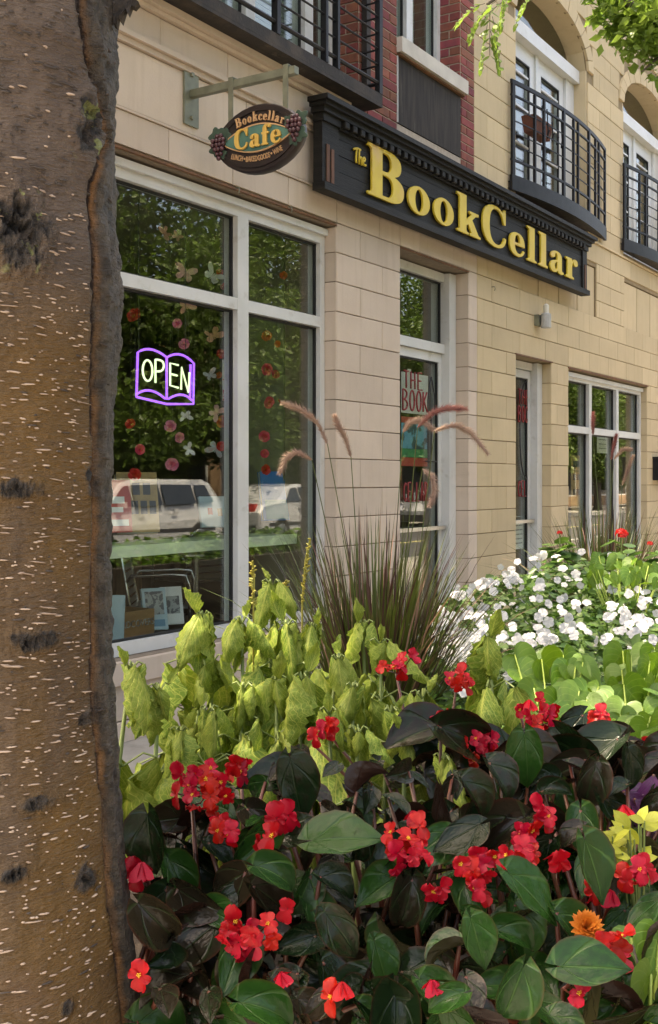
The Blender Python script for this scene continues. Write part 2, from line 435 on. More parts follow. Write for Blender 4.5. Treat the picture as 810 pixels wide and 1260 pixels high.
# recessed stone panels under the balconies
for (x0, x1, z0, z1) in OPR[2:4]:
    B('panel_backing', M['mortarR'], bld, (x0,x1,.05,.4,z0,z1,0))
    w = (x1-x0)/4
    for i in range(4):
        link('stone_panel', chamfer_block('stone_panel', w-.022, .03, z1-z0-.02, .006, M['stoneR']), bld, Matrix.Translation((x0+w*(i+.5), .022, (z0+z1)/2)))
B('stone_moulding', M['stoneR'], bld, (XB,16.2,-.02,.02,3.864,3.884,0))
# parapets and roof
B('coping', M['brick'], bld, (XB-.02,17,-.12,.46,RR+.001,RR+.14,0)); B('coping', M['stoneL'], bld, (1.0,XB-.03,-.06,.46,RL+.001,RL+.1,0))
B('roof', M['asphalt'], bld, (1.0,XB-.03,.43,8,RL-.3,RL-.1,0), (XB+.0,17,.43,8,RR-.3,RR-.1,0))
B('rear_wall', M['mortarL'], bld, (1.0,17,7.8,8,0,RL-.31,0)); B('side_wall', M['mortarL'], bld, (.8,.995,.012,8,0,RL,0)); B('side_wall', M['mortarR'], bld, (17.005,17.2,.012,8,0,RR,0))
# reveals: stone returns at the right-hand jambs of the openings
for (x, z0, z1, dep, m) in ((6.5,.42,3.06,.16,'stoneL'),(8.57,.0,3.07,.3,'stoneL'),(10.42,0,2.48,.3,'stoneR'),(13.52,.45,2.47,.16,'stoneR')):
    zz = [z for z in CZ if z0 < z < z1] ; zz = [z1]+zz+[z0]
    for a, b in zip(zz[:-1], zz[1:]):
        if a-b < .03: continue
        B('jamb_stone', M[m], bld, (x-.007, x+.002, .0005, dep, b+.004, a-.002, 0))
# bricks of the bay
def brick_face(x0, x1, z0, z1, y=-.006):
    n = int((z1-z0)/.0705)
    for r in range(n):
        z = z0 + r*.0705
        xs = [x0]; x = x0 + (.215 if r % 2 == 0 else .105)
        while x < x1-.05: xs.append(x); x += .215
        xs.append(x1)
        for a, b in zip(xs[:-1], xs[1:]):
            link('brick', chamfer_block('brick', b-a-.011, .03, .0595, .002, M['brick']), bld,
                 Matrix.Translation(((a+b)/2, y+rnd.uniform(-.0015,.0015), z+.035)))
def brick_return(x, y0, y1, z0, z1):
    n = int((z1-z0)/.0705); L = y1-y0
    for r in range(n):
        z = z0 + r*.0705
        for a, b in (((y0,y0+.1),(y0+.1,y1)) if r % 2 else ((y0,y1),)):
            link('brick', chamfer_block('brickret', b-a-.011, .03, .0595, .002, M['brick']), bld,
                 Matrix.Translation((x-.006, (a+b)/2, z+.035)) @ Matrix.Rotation(R(-90), 4, 'Z'))
B('brick_backing', M['brickmortar'], bld, (6.80,7.33,.001,.012,3.69,RL,0)); B('brick_backing', M['brickmortar'], bld, (8.42,8.665,.001,.012,3.69,RL,0)); B('brick_backing', M['brickmortar'], bld, (7.33,8.42,.001,.012,3.69,3.984,0))
B('brick_backing', M['brickmortar'], bld, (6.788,6.7895,.012,.2,3.95,5.6,0)); B('brick_backing', M['brickmortar'], bld, (8.412,8.4145,.012,.2,4.6,5.6,0))
brick_face(6.795, 7.335, 3.70, 5.48); brick_face(8.415, 8.665, 3.70, 5.62); brick_return(6.785, 0.0, .2, 3.98, 5.3); brick_return(8.41, 0.0, .2, 4.62, 5.6)
brick_face(7.335, 8.415, 3.70, 3.98)
# ------------------------------------------------------------------ windows and doors (parts of the building)
def pane(parent, x0, x1, z0, z1, y, m='glass'):
    return B('pane', M[m], parent, (x0,x1,y,y+.008,z0,z1,0))
def gasket(parent, x0, x1, z0, z1, y, w=.012):
    return B('gasket', M['rubber'], parent, (x0,x0+w,y,y+.02,z0,z1,0), (x1-w,x1,y,y+.02,z0,z1,0), (x0+w,x1-w,y,y+.02,z1-w,z1,0), (x0+w,x1-w,y,y+.02,z0,z0+w,0))
def grid_window(x0, x1, z0, z1, ym, mull, rails, fw=.055, mw=.11, dep=.1, head=.1, m='glass', sill=.07, top_extra=True):
    """fixed storefront window; ym = front plane of the frame"""
    w = B('window', M['white'], bld, (x0,x0+fw,ym,ym+dep,z0,z1,0), (x1-fw,x1,ym,ym+dep,z0,z1,0), (x0+fw,x1-fw,ym,ym+dep,z1-head,z1,0), (x0+fw,x1-fw,ym,ym+dep,z0,z0+sill,0))
    ex = [x0+fw]+[v for q in mull for v in (q-mw/2, q+mw/2)]+[x1-fw]
    ez = [z0+sill]+[v for q in rails for v in (q-.035, q+.035)]+[z1-head]
    for q in mull: B('mullion', M['white'], w, (q-mw/2,q+mw/2,ym-.004,ym+dep,z0+sill,z1-head,0))
    for i in range(0, len(ex), 2):
        for q in rails: B('rail', M['white'], w, (ex[i],ex[i+1],ym-.001,ym+dep,q-.035,q+.035,0))
        for j in range(0, len(ez), 2):
            pane(w, ex[i]+.001, ex[i+1]-.001, ez[j]+.001, ez[j+1]-.001, ym+.055, m)
            gasket(w, ex[i]+.0015, ex[i+1]-.0015, ez[j]+.0015, ez[j+1]-.0015, ym+.032)
    if top_extra:
        B('drip_moulding', M['white'], w, (x0+.002,x1-.002,ym-.03,ym-.005,z1-.045,z1-.003,0))
    return w
w1 = grid_window(2.93, 6.485, .425, 3.05, .085, [5.56], [2.42])
B('lintel_flashing', M['copper'], bld, (2.9,6.50,-.006,.09,3.068,3.079,0))
B('lintel_flashing', M['copper'], bld, (7.39,8.57,-.006,.2,3.077,3.086,0))
B('lintel_flashing', M['copper'], bld, (9.54,10.44,-.012,.2,2.491,2.502,0)); B('lintel_flashing', M['copper'], bld, (10.87,13.54,-.012,.09,2.478,2.492,0))
w4 = grid_window(10.9, 13.51, .46, 2.46, .07, [11.72, 12.62], [1.885], mw=.08, head=.08)
# doors
def door(x0, x1, ztop, zhead, y, transom):
    """frame with a glazed leaf, optional transom light"""
    fw = .07
    d = B('door', M['white'], bld, (x0,x0+fw,y,y+.12,0.01,zhead,0), (x1-fw-.05,x1,y-.05,y+.12,0.01,zhead,0), (x0+fw,x1-fw-.05,y,y+.12,zhead-.07,zhead,0))
    lx0, lx1 = x0+fw+.004, x1-fw-.054
    if transom:
        B('transom_bar', M['white'], d, (x0+fw,x1-fw-.05,y-.006,y+.12,ztop,ztop+.075,0))
        pane(d, lx0, lx1, ztop+.076, zhead-.071, y+.05); gasket(d, lx0, lx1, ztop+.077, zhead-.072, y+.03)
    else: ztop = zhead-.075
    lf = B('door_leaf', M['white'], d, (lx0,lx0+.055,y+.02,y+.075,.03,ztop-.004,0), (lx1-.055,lx1,y+.02,y+.075,.03,ztop-.004,0), (lx0+.055,lx1-.055,y+.02,y+.075,ztop-.075,ztop-.004,0), (lx0+.055,lx1-.055,y+.02,y+.075,.03,.24,0))
    pane(d, lx0+.056, lx1-.056, .242, ztop-.077, y+.045); gasket(d, lx0+.0565, lx1-.0565, .243, ztop-.078, y+.028, .01)
    B('push_bar', mat('brushed metal', (.55,.55,.54), .3, metal=1), d, (lx0+.01,lx1-.01,y-.03,y-.005,.955,.985,0), (lx0+.01,lx0+.04,y-.005,y+.02,.955,.985,0), (lx1-.04,lx1-.01,y-.005,y+.02,.955,.985,0))
    return d
d1 = door(7.40, 8.555, 2.40, 3.06, .16, True)
d2 = door(9.57, 10.41, 2.4, 2.48, .14, False)
B('threshold', M['paving'], bld, (7.39,8.57,-.02,.4,0.001,.02,0)); B('threshold', M['paving'], bld, (9.555,10.42,-.02,.4,0.001,.02,0))

# upper windows: bay window over the sign, and the balcony door left of it
def upper_window(name, x0, x1, z0, z1, y, mull):
    fw = .06
    d = B(name, M['white'], bld, (x0,x0+fw,y,y+.1,z0,z1,0), (x1-fw,x1,y,y+.1,z0,z1,0), (x0+fw,x1-fw,y,y+.1,z1-fw,z1,0), (x0+fw,x1-fw,y,y+.1,z0,z0+fw,0))
    ex = [x0+fw]+[v for q in mull for v in (q-.05, q+.05)]+[x1-fw]
    for q in mull: B('mullion', M['white'], d, (q-.05,q+.05,y-.003,y+.1,z0+fw,z1-fw,0))
    for i in range(0, len(ex), 2):
        pane(d, ex[i]+.001, ex[i+1]-.001, z0+fw+.001, z1-fw-.001, y+.05, 'glass2'); gasket(d, ex[i]+.0015, ex[i+1]-.0015, z0+fw+.0015, z1-fw-.0015, y+.03, .008)
    return d
upper_window('window', 7.34, 8.405, 4.615, 5.89, .18, [7.87])
upper_window('balcony_door', 3.7, 6.78, 3.96, 5.89, .19, [4.75, 5.78, 6.45])
B('window_sill', mat('pale sill stone', (.56,.53,.47), .8, (.46,.43,.38), 6, bump=.3), bld, (7.325,8.45,-.055,.3,4.50,4.61,0))
sp = B('spandrel_panel', mat('weathered dark metal', (.022,.018,.015), .7, (.045,.036,.029), 5, stretch=(6,6,.6), dirt=(.16,.14,.12), dscale=1.2, dthr=(.62,.72), bump=.2, spec=.2), bld, (7.342,8.41,-.004,.05,3.99,4.482,0))
B('panel_trim', M['white'], bld, (7.335,7.3415,-.012,.02,3.99,4.48,0))
B('lintel_flashing', M['copper'], bld, (7.335,8.44,-.03,.05,4.484,4.497,0))
# arched balcony doors
M['fan'] = glass_mat('fanlight glass', 2.0, (.5,.55,.42))
for a, b in ARCH:
    y = .2; zt = SPR
    d = B('balcony_door', M['white'], bld, (a+.031,a+.15,y-.06,y+.06,3.93,zt-.13,0), (b-.26,b-.031,y-.06,y+.06,3.93,zt-.13,0), (a+.031,b-.031,y-.12,y+.06,zt-.128,zt+.0,0))
    cx = (a+b)/2-.06
    for x0, x1 in ((a+.152, cx-.031), (cx+.031, b-.262)):
        lf = B('door_leaf', M['white'], d, (x0,x0+.11,y-.03,y+.03,3.95,zt-.13,0), (x1-.11,x1,y-.03,y+.03,3.95,zt-.13,0), (x0+.11,x1-.11,y-.03,y+.03,zt-.28,zt-.13,0), (x0+.11,x1-.11,y-.03,y+.03,3.95,4.2,0))
        pane(d, x0+.111, x1-.111, 4.201, zt-.281, y, 'glass2'); gasket(d, x0+.1115, x1-.1115, 4.2015, zt-.2815, y-.028, .012)
        for zz in (4.55, 4.9, 5.22): B('glazing_bar', M['white'], d, (x0+.124,x1-.124,y-.022,y-.004,zz-.01,zz+.01,0))
    B('door_post', M['white'], d, (cx-.03,cx+.03,y-.05,y+.04,3.95,zt-.129,0))
    n = 18; poly = [(a+.03+(b-a-.06)*i/n, arch_z(a+.03+(b-a-.06)*i/n, a+.03, b-.03, RISE-.02, SPR)) for i in range(n+1)]
    MB().prism([(x, z+.001) for x, z in poly], y, y+.01).build('fanlight', M['fan'], d)
# rooms behind the glass (plain dark boxes so that one looks into a place)
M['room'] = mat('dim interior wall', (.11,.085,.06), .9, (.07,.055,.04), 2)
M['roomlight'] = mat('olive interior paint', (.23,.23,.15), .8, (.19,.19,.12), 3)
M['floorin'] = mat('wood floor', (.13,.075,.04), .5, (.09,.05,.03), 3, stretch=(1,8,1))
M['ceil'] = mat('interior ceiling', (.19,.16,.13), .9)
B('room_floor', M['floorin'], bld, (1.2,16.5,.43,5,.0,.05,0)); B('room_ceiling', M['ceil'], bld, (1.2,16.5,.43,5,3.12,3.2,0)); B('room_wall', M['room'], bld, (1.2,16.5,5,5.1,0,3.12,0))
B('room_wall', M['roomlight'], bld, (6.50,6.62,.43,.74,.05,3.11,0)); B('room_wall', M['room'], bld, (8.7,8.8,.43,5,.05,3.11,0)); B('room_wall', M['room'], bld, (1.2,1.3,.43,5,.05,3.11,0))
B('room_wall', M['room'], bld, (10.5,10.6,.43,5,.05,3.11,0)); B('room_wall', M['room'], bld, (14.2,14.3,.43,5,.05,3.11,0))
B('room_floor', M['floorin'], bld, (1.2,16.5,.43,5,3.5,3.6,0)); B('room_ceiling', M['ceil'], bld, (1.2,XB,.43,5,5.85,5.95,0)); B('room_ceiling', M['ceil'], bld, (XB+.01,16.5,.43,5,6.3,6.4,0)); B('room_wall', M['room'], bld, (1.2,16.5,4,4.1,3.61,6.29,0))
M['curtain'] = mat('pale blinds', (.52,.54,.50), .8, (.44,.47,.43), 4, trans=.2)
cu = MB()
for i in range(56): cu.box(3.9, 6.72, .385, .40, 4.0+i*.033, 4.026+i*.033)
tag(cu.build('blind_slats', M['curtain'], bld), kind='stuff')
for (x0,x1,z0,z1) in ((7.42,7.62,4.66,5.85),(8.1,8.36,4.66,5.85)):
    m = MB(); n = 16
    P = []
    for i in range(n+1): P += [(x0+(x1-x0)*i/n, .42+.025*math.sin(i*1.9), z0), (x0+(x1-x0)*i/n, .42+.025*math.sin(i*1.9), z1)]
    m.add(P, [(2*i,2*i+2,2*i+3,2*i+1) for i in range(n)]); m.build('curtain', M['curtain'], bld, True)

# ------------------------------------------------------------------ balconies (parts of the building, railing bars as sub-parts)
P1, XE1, ZS = .18, wall(471, 130, -.18)[0], 3.918
bx = B('balcony', M['rust'], bld, (2.6,XE1,-P1,-.012,ZS,ZS+.02,0), (2.6,XE1,-P1,-P1+.03,ZS+.021,ZS+.09,0), (XE1-.03,XE1,-P1+.031,-.012,ZS+.021,ZS+.09,0))
yb = -P1+.016
for dz_, r_ in ((.165,.014),(.29,.007),(.40,.007),(.51,.007),(.62,.007),(.73,.007),(.84,.007),(.95,.014)):
    z = ZS+dz_
    MB().tube([(2.6,yb,z),(XE1-.016,yb,z)], r_, 6).build('rail', M['black'], bx)
    MB().tube([(XE1-.016,yb,z),(XE1-.016,-.02,z)], r_, 6).build('rail', M['black'], bx)
for px in (340, 399.5, 414, 262, 205):
    x = wall(px, 60, yb)[0]; w = .018 if px in (340,) else .013
    B('post', M['black'], bx, (x-w,x+w,yb-.022,yb+.022,ZS+.091,ZS+1.0,0))
B('post', M['black'], bx, (XE1-.042,XE1,yb-.018,yb+.02,ZS+.091,ZS+1.0,0))
xg = wall(451, 60, -.03)[0]
B('post', M['rust'], bx, (xg-.028,xg+.028,-.05,-.008,ZS+.091,ZS+1.0,0))
B('top_rail', M['black'], bx, (2.6,XE1,yb-.03,yb+.03,ZS+1.001,ZS+1.03,0))
def bow(x0, x1, full):
    """bowed balcony: arc in plan from wall to wall"""
    ch = (x1-x0)/2; sag = .11; yend = -.05
    rad = (ch*ch+sag*sag)/(2*sag); cx = (x0+x1)/2; cy = yend-sag+rad; half = math.asin(ch/rad)
    def pt(t, z, o=0): a = -half+2*half*t; return Vector((cx+(rad+o)*math.sin(a), cy-(rad+o)*math.cos(a), z))
    N = 24
    def band(name, z0, z1, o0, o1, m, parent):
        mb = MB(); P = []
        for i in range(N+1):
            t = i/N; P += [pt(t,z0,o0), pt(t,z0,o1), pt(t,z1,o1), pt(t,z1,o0)]
        Fc = []
        for i in range(N):
            for k in range(4): Fc.append((4*i+k, 4*i+(k+1)%4, 4*i+4+(k+1)%4, 4*i+4+k))
        Fc += [(3,2,1,0), (4*N,4*N+1,4*N+2,4*N+3)]
        mb.add(P, Fc); return mb.build(name, m, parent)
    b = band('balcony', 3.93, 4.065, -.03, .0, M['black'], bld)
    mb = MB(); q = [pt(i/N, 3.95, -.032) for i in range(N+1)] + [Vector((x1,.02,3.95)), Vector((x0,.02,3.95))]
    n = len(q); mb.add(q+[v+Vector((0,0,.06)) for v in q], [tuple(reversed(range(n))), tuple(range(n,2*n))]); mb.build('slab', M['rust'], b)
    for z, h in ((4.875,.035),(4.765,.016),(4.655,.009),(4.545,.009),(4.435,.009),(4.325,.009),(4.19,.020)):
        band('rail', z, z+h, -.024 if h > .01 else -.018, -.004 if h > .01 else -.009, M['black'], b)
    ts = [0.012,.16,.23,.40,.50,.55,.69,.79,.85,.985]
    for i, t in enumerate(ts):
        p = pt(t, 4.0, -.014); thick = i in (0,3,6,9); w = .021 if thick else .012
        tg = (pt(min(1,t+.01),4)-pt(max(0,t-.01),4)).normalized(); nn = Vector((tg.y,-tg.x,0))
        z1 = 4.905 if thick else 4.87
        MB().obox(Vector((p.x,p.y,(4.066+z1)/2)), tg*w, nn*.012, Vector((0,0,(z1-4.066)/2))).build('post', M['black'], b)
    return b, pt
b2, pt2 = bow(9.36, 11.90, True)
b3, pt3 = bow(12.50, 15.04, True)
# ------------------------------------------------------------------ lettering
def qpath(s):
    """tiny path language: M x y / L x y / Q cx cy x y -> list of points"""
    tk = s.replace(',', ' ').split(); i = 0; P = []
    while i < len(tk):
        c = tk[i]
        if c in 'ML': P.append((float(tk[i+1]), float(tk[i+2]))); i += 3
        elif c == 'Q':
            x0, y0 = P[-1]; a, b, x1, y1 = map(float, tk[i+1:i+5]); i += 5
            for k in range(1, 8):
                t = k/7; P.append(((1-t)**2*x0+2*t*(1-t)*a+t*t*x1, (1-t)**2*y0+2*t*(1-t)*b+t*t*y1))
    return P
def ell(cx, cy, rx, ry, n=28): return [(cx+rx*math.cos(2*math.pi*i/n), cy+ry*math.sin(2*math.pi*i/n)) for i in range(n)]
STEM = 'M 0 0 L .37 0 L .37 .05 Q .29 .05 .29 .11 L .29 {h} L 0 {h} L 0 {g} Q .08 {g} .08 {f} L .08 .11 Q .08 .05 0 .05'
GL = {
 'B': (.90, ['M 0 0 L .50 0 Q .88 0 .88 .28 Q .88 .49 .62 .535 Q .81 .58 .81 .77 Q .81 1 .47 1 L 0 1 L 0 .95 Q .10 .95 .10 .87 L .10 .13 Q .10 .05 0 .05',
             'M .34 .07 L .44 .07 Q .61 .07 .61 .28 Q .61 .49 .44 .49 L .34 .49', 'M .34 .56 L .42 .56 Q .57 .57 .57 .75 Q .57 .93 .42 .93 L .34 .93']),
 'o': (.62, [ell(.30,.31,.30,.335), ell(.30,.31,.115,.275)]),
 'k': (.74, ['M 0 0 L .36 0 L .36 .05 Q .29 .05 .29 .11 L .29 .22 L .35 .28 L .46 .09 Q .47 .05 .41 .05 L .41 0 L .76 0 L .76 .05 Q .70 .05 .67 .10 L .48 .42 L .58 .53 Q .62 .57 .69 .575 L .69 .63 L .40 .63 L .40 .575 Q .48 .57 .44 .52 L .29 .36 L .29 1 L 0 1 L 0 .95 Q .08 .95 .08 .88 L .08 .11 Q .08 .05 0 .05']),
 'C': (.86, ['M .80 .64 L .74 .64 Q .69 .94 .48 .95 Q .23 .95 .23 .5 Q .23 .05 .50 .05 Q .70 .06 .76 .30 L .82 .28 Q .78 -.02 .46 -.02 Q 0 -.02 0 .5 Q 0 1.02 .44 1.02 Q .58 1.02 .68 .92 L .74 1.02 L .80 1.02']),
 'e': (.60, ['M .195 .30 L .58 .30 Q .58 .645 .30 .645 Q 0 .645 0 .31 Q 0 -.02 .31 -.02 Q .50 -.02 .58 .17 L .53 .19 Q .47 .06 .36 .06 Q .195 .06 .195 .30', 'M .195 .36 Q .20 .59 .30 .59 Q .40 .59 .40 .36']),
 'l': (.39, [STEM.format(h=1, g=.95, f=.88)]),
 'a': (.62, ['M .03 .47 Q .06 .645 .30 .645 Q .52 .645 .52 .44 L .52 .12 Q .52 .06 .60 .07 L .60 .01 Q .52 -.02 .46 -.02 Q .36 -.02 .34 .07 Q .26 -.02 .17 -.02 Q 0 -.02 0 .15 Q 0 .33 .32 .38 L .32 .46 Q .32 .59 .26 .59 Q .20 .58 .21 .50 Q .20 .42 .11 .42 Q .03 .42 .03 .47', 'M .32 .33 Q .20 .30 .20 .18 Q .20 .08 .26 .08 Q .32 .10 .32 .18']),
 'r': (.58, ['M 0 0 L .38 0 L .38 .05 Q .29 .05 .29 .11 L .29 .38 Q .31 .55 .38 .55 Q .35 .44 .46 .43 Q .57 .44 .57 .53 Q .56 .645 .44 .645 Q .33 .64 .285 .50 L .28 .63 L 0 .63 L 0 .58 Q .08 .58 .08 .51 L .08 .11 Q .08 .05 0 .05']),
 'f': (.46, ['M 0 0 L .38 0 L .38 .05 Q .29 .05 .29 .11 L .29 .56 L .42 .56 L .42 .63 L .29 .63 L .29 .82 Q .29 .96 .36 .95 Q .36 .84 .45 .84 Q .54 .84 .54 .92 Q .54 1.02 .38 1.02 Q .08 1.02 .08 .78 L .08 .63 L 0 .63 L 0 .56 L .08 .56 L .08 .11 Q .08 .05 0 .05']),
 'c': (.56, ['M .53 .46 Q .52 .645 .31 .645 Q 0 .645 0 .31 Q 0 -.02 .31 -.02 Q .50 -.02 .56 .16 L .51 .18 Q .45 .06 .36 .06 Q .195 .06 .195 .31 Q .195 .58 .31 .59 Q .37 .58 .35 .50 Q .36 .40 .45 .39 Q .53 .40 .53 .46']),
}
def fill_mesh(loops, depth, m, name, bevel=0):
    cu = bpy.data.curves.new(name, 'CURVE'); cu.dimensions = '2D'; cu.fill_mode = 'BOTH'; cu.extrude = depth/2; cu.bevel_depth = bevel; cu.bevel_resolution = 0
    for lp in loops:
        if lp[0] == lp[-1]: lp = lp[:-1]
        sp = cu.splines.new('POLY'); sp.points.add(len(lp)-1); sp.use_cyclic_u = True
        for i, (x, y) in enumerate(lp): sp.points[i].co = (x, y, 0, 1)
    ob = bpy.data.objects.new(name, cu); me = bpy.data.meshes.new_from_object(ob)
    me.name = name; bpy.data.objects.remove(ob); bpy.data.curves.remove(cu)
    me.materials.clear(); setmats(me, m); return me
_gl = {}
def glyph(ch, sx, sy, depth, m, name='letter', bevel=0):
    key = (ch, round(sx,4), round(sy,4), m.name)
    if key not in _gl:
        loops = [[(x*sx, y*sy) for x, y in (qpath(l) if isinstance(l, str) else l)] for l in GL[ch][1]]
        _gl[key] = fill_mesh(loops, depth, m, name, bevel)
    return _gl[key]
def frame_m(o, ex, ey, ez):
    m = Matrix((( *ex, 0), (*ey, 0), (*ez, 0), (0,0,0,1))).transposed(); m.translation = Vector(o); return m
WALLX = (Vector((1,0,0)), Vector((0,0,1)), Vector((0,-1,0)))    # text facing the street
BF = None
def plain_text(s, size, m, name, depth=.002):
    cu = bpy.data.curves.new(name, 'FONT'); cu.body = s; cu.size = size; cu.extrude = depth/2; cu.align_x = 'CENTER'
    ob = bpy.data.objects.new(name, cu); me = bpy.data.meshes.new_from_object(ob); bpy.data.objects.remove(ob)
    me.materials.clear(); setmats(me, m); me.name = name; return me

# ------------------------------------------------------------------ main shop sign
M['signblack'] = mat('black stained wood', (.007,.0065,.006), .6, (.013,.012,.011), 3, stretch=(.6,1,14), bump=.6, bscale=10, dirt=(.028,.025,.02), dscale=5, dthr=(.62,.85), spec=.25)
M['gold'] = mat('gold painted letters', (.66,.50,.055), .5, (.60,.43,.045), 8, spec=.4, dirt=(.62,.42,.14), dscale=2.2, dthr=(.55,.7))
M['redwood'] = mat('bare reddish wood', (.15,.07,.045), .8, (.09,.045,.03), 4, stretch=(12,12,1))
YS = -.13
X0, X1 = wall(396, 230, YS)[0], wall(722, 360, YS)[0]
ZB = (wall(396, 232, YS)[1]+wall(722, 364, YS)[1])/2; ZT = 3.785
sg = thing('shop_sign', 'long black wooden shop sign with gold raised letters above the doors', 'sign', (X0, 0, ZB))
B('board', M['signblack'], sg, (X0+.2,X1-.12,YS+.03,-.065,ZB+.05,ZT-.08,0))
n = 4
hz = (ZT-.085-(ZB+.055))/n
for i in range(n): B('plank', M['signblack'], sg, (X0+.202,X1-.122,YS+.008+.003*(i%2),YS+.029,ZB+.055+i*hz+.002,ZB+.055+(i+1)*hz-.002,0))
B('bottom_ledge', M['signblack'], sg, (X0-.01,X1+.02,YS-.03,-.0655,ZB,ZB+.049,0))
for (a, b) in ((X0,X0+.2),(X1-.12,X1)):
    pl = B('pilaster', M['signblack'], sg, (a,b-.001,YS-.005,-.066,ZB+.05,ZT-.081,0))
    B('flute', M['redwood'] if a == X0 else M['redwood'], pl, (a+.045,a+.078,YS-.012,YS-.0055,ZB+.06,ZB+.30,0)); 
    if a == X0: B('flute', M['redwood'], pl, (a+.10,a+.133,YS-.012,YS-.0055,ZB+.06,ZB+.28,0))
    B('capital', M['signblack'], pl, (a-.008,b+.006,YS-.02,-.067,ZT-.13,ZT-.082,0))
B('cornice', M['signblack'], sg, (X0-.03,X1+.04,YS-.04,-.0662,ZT-.08,ZT-.045,0), (X0-.05,X1+.06,YS-.065,-.0664,ZT-.0445,ZT-.02,0), (X0-.07,X1+.08,YS-.09,-.0663,ZT-.0195,ZT+.012,0))
nd = 46
dm = chamfer_block('dentil', .055, .04, .045, .006, M['signblack'])
for i in range(nd):
    link('dentil', dm, sg, Matrix.Translation((X0+.25+(X1-X0-.42)*i/(nd-1), YS-.045, ZT-.105)))
B('moulding_strip', M['signblack'], sg, (X0+.202,X1-.122,YS-.012,YS+.02,ZT-.084-.055,ZT-.084-.043,0))
yt = YS+.004
x = wall(450, 240, yt)[0]; xend = wall(709, 330, yt)[0]
word = 'BookCellar'; cap = {'B': .35, 'C': .33}
adv = sum(GL[c][0]*(1 if c not in cap else 1.03)+.10 for c in word)
SX = (xend-x)/(adv-.10)
for c in word:
    h = cap.get(c, .305); s = SX*(1.03 if c in cap else 1)
    link('letter', glyph(c, s, h, .016, M['gold'], bevel=.0015), sg, frame_m((x, yt-.012, ZB+.100 if c != 'B' else ZB+.093), *WALLX))
    x += GL[c][0]*s + .10*SX
def strokes(paths, w, parent, name, m, O, ex, ey, sc, ny=6):
    """hand lettering: round strokes on a plane"""
    mb = MB()
    for p in paths:
        mb.tube([Vector(O)+ex*(a*sc)+ey*(b*sc) for a, b in (qpath(p) if isinstance(p, str) else p)], w, ny)
    return mb.build(name, m, parent, True)
ox = wall(434, 210, yt)[0]
strokes(['M 0 .75 Q .3 .95 .75 .9','M .36 .9 Q .25 .4 .3 .1','M .62 .95 L .58 .1','M .58 .35 Q .8 .65 .85 .4 L .85 .1','M .98 .35 Q 1.2 .38 1.22 .5 Q 1.15 .66 1.0 .5 Q .92 .1 1.3 .2'],
        .008, sg, 'script_lettering', M['gold'], (ox, yt-.006, ZB+.255), Vector((1,0,0)), UP, .125)

# ------------------------------------------------------------------ hanging cafe sign on its bracket
M['bracket'] = mat('grey green steel', (.22,.23,.17), .5, (.16,.165,.12), 12, metal=.3, bump=.2)
M['cafebrown'] = mat('dark plum wood', (.022,.012,.011), .45, (.014,.008,.008), 8, bump=.2)
M['cafegreen'] = mat('verdigris panel', (.085,.21,.17), .6, (.05,.14,.12), 9, bump=.2)
M['cafegold'] = mat('warm gold lettering', (.72,.47,.12), .45, (.62,.38,.09), 10)
M['cafecopper'] = mat('copper lettering', (.60,.36,.19), .45)
M['grape'] = mat('purple grape paint', (.060,.020,.030), .35, (.10,.035,.045), 20, spec=.6)
M['vineleaf'] = mat('dark green leaf paint', (.045,.085,.060), .55, (.03,.06,.04), 30)
BX = 4.95
cs = thing('cafe_sign', 'oval hanging cafe sign with carved grape clusters on a steel bracket', 'sign', (BX, 0, 3.0))
br = B('bracket_plate', M['bracket'], cs, (BX-.062,BX+.062,-.016,-.0025,3.33,3.66,0))
for z in (3.375, 3.615): MB().lathe([(.0,-.028),(.012,-.028),(.014,-.017)], 8, (BX,0,z), 'y').build('bolt', M['bracket'], br)
B('arm', M['bracket'], cs, (BX-.02,BX+.02,-.72,-.0165,3.485,3.525,0))
YC, ZC, HW, HH = -.490, 3.178, .275, .176
for y in (-.305, -.665):
    B('strap', M['bracket'], cs, (BX-.025,BX-.0205,y-.016,y+.016,3.25,3.535,0)); B('strap', M['bracket'], cs, (BX-.025,BX+.025,y-.016,y+.016,3.5355,3.54,0))
def vesica(hw, hh, n=32, e=1.35):
    P = []
    for i in range(n):
        a = 2*math.pi*i/n; P.append((hw*math.cos(a), hh*math.copysign(abs(math.sin(a))**e if False else abs(math.sin(a)), math.sin(a))*(1-.10*abs(math.cos(a))**2)))
    return P
SX_, SY_, SZ_ = Vector((0,-1,0)), Vector((0,0,1)), Vector((-1,0,0))  # sign faces -x (towards the viewer), reads towards the street
def on_sign(me, name, x=0, y=0, off=0, parent=None, rot=0, par=None):
    mm = frame_m(Vector((BX, YC, ZC)) + SX_*x + SY_*y + SZ_*off, SX_, SY_, SZ_) @ Matrix.Rotation(rot, 4, 'Z')
    return link(name, me, par or cs, mm)
on_sign(fill_mesh([vesica(HW, HH)], .05, M['cafebrown'], 'board', .006), 'board')
on_sign(fill_mesh([vesica(HW-.022, HH-.02), vesica(HW-.034, HH-.032)], .008, M['cafebrown'], 'rim'), 'rim', off=.034)
def lens(hw, hh, y0=0): return [(hw*(2*i/16-1), y0+hh*(1-(2*i/16-1)**2)) for i in range(17)] + [(hw*(1-2*i/16), y0-hh*(1-(1-2*i/16)**2)) for i in range(1,16)]
on_sign(fill_mesh([lens(.225, .068)], .008, M['cafegreen'], 'green_panel'), 'green_panel', off=.034)
on_sign(fill_mesh([lens(.236, .076), lens(.227, .069)], .012, M['cafecopper'], 'panel_border'), 'panel_border', off=.034)
xx = -.140
for c in 'Cafe':
    on_sign(glyph(c, .105, .105, .012, M['cafegold'], bevel=.001), 'letter', xx, -.048, .046); xx += GL[c][0]*.105+.012
xs0 = -.135
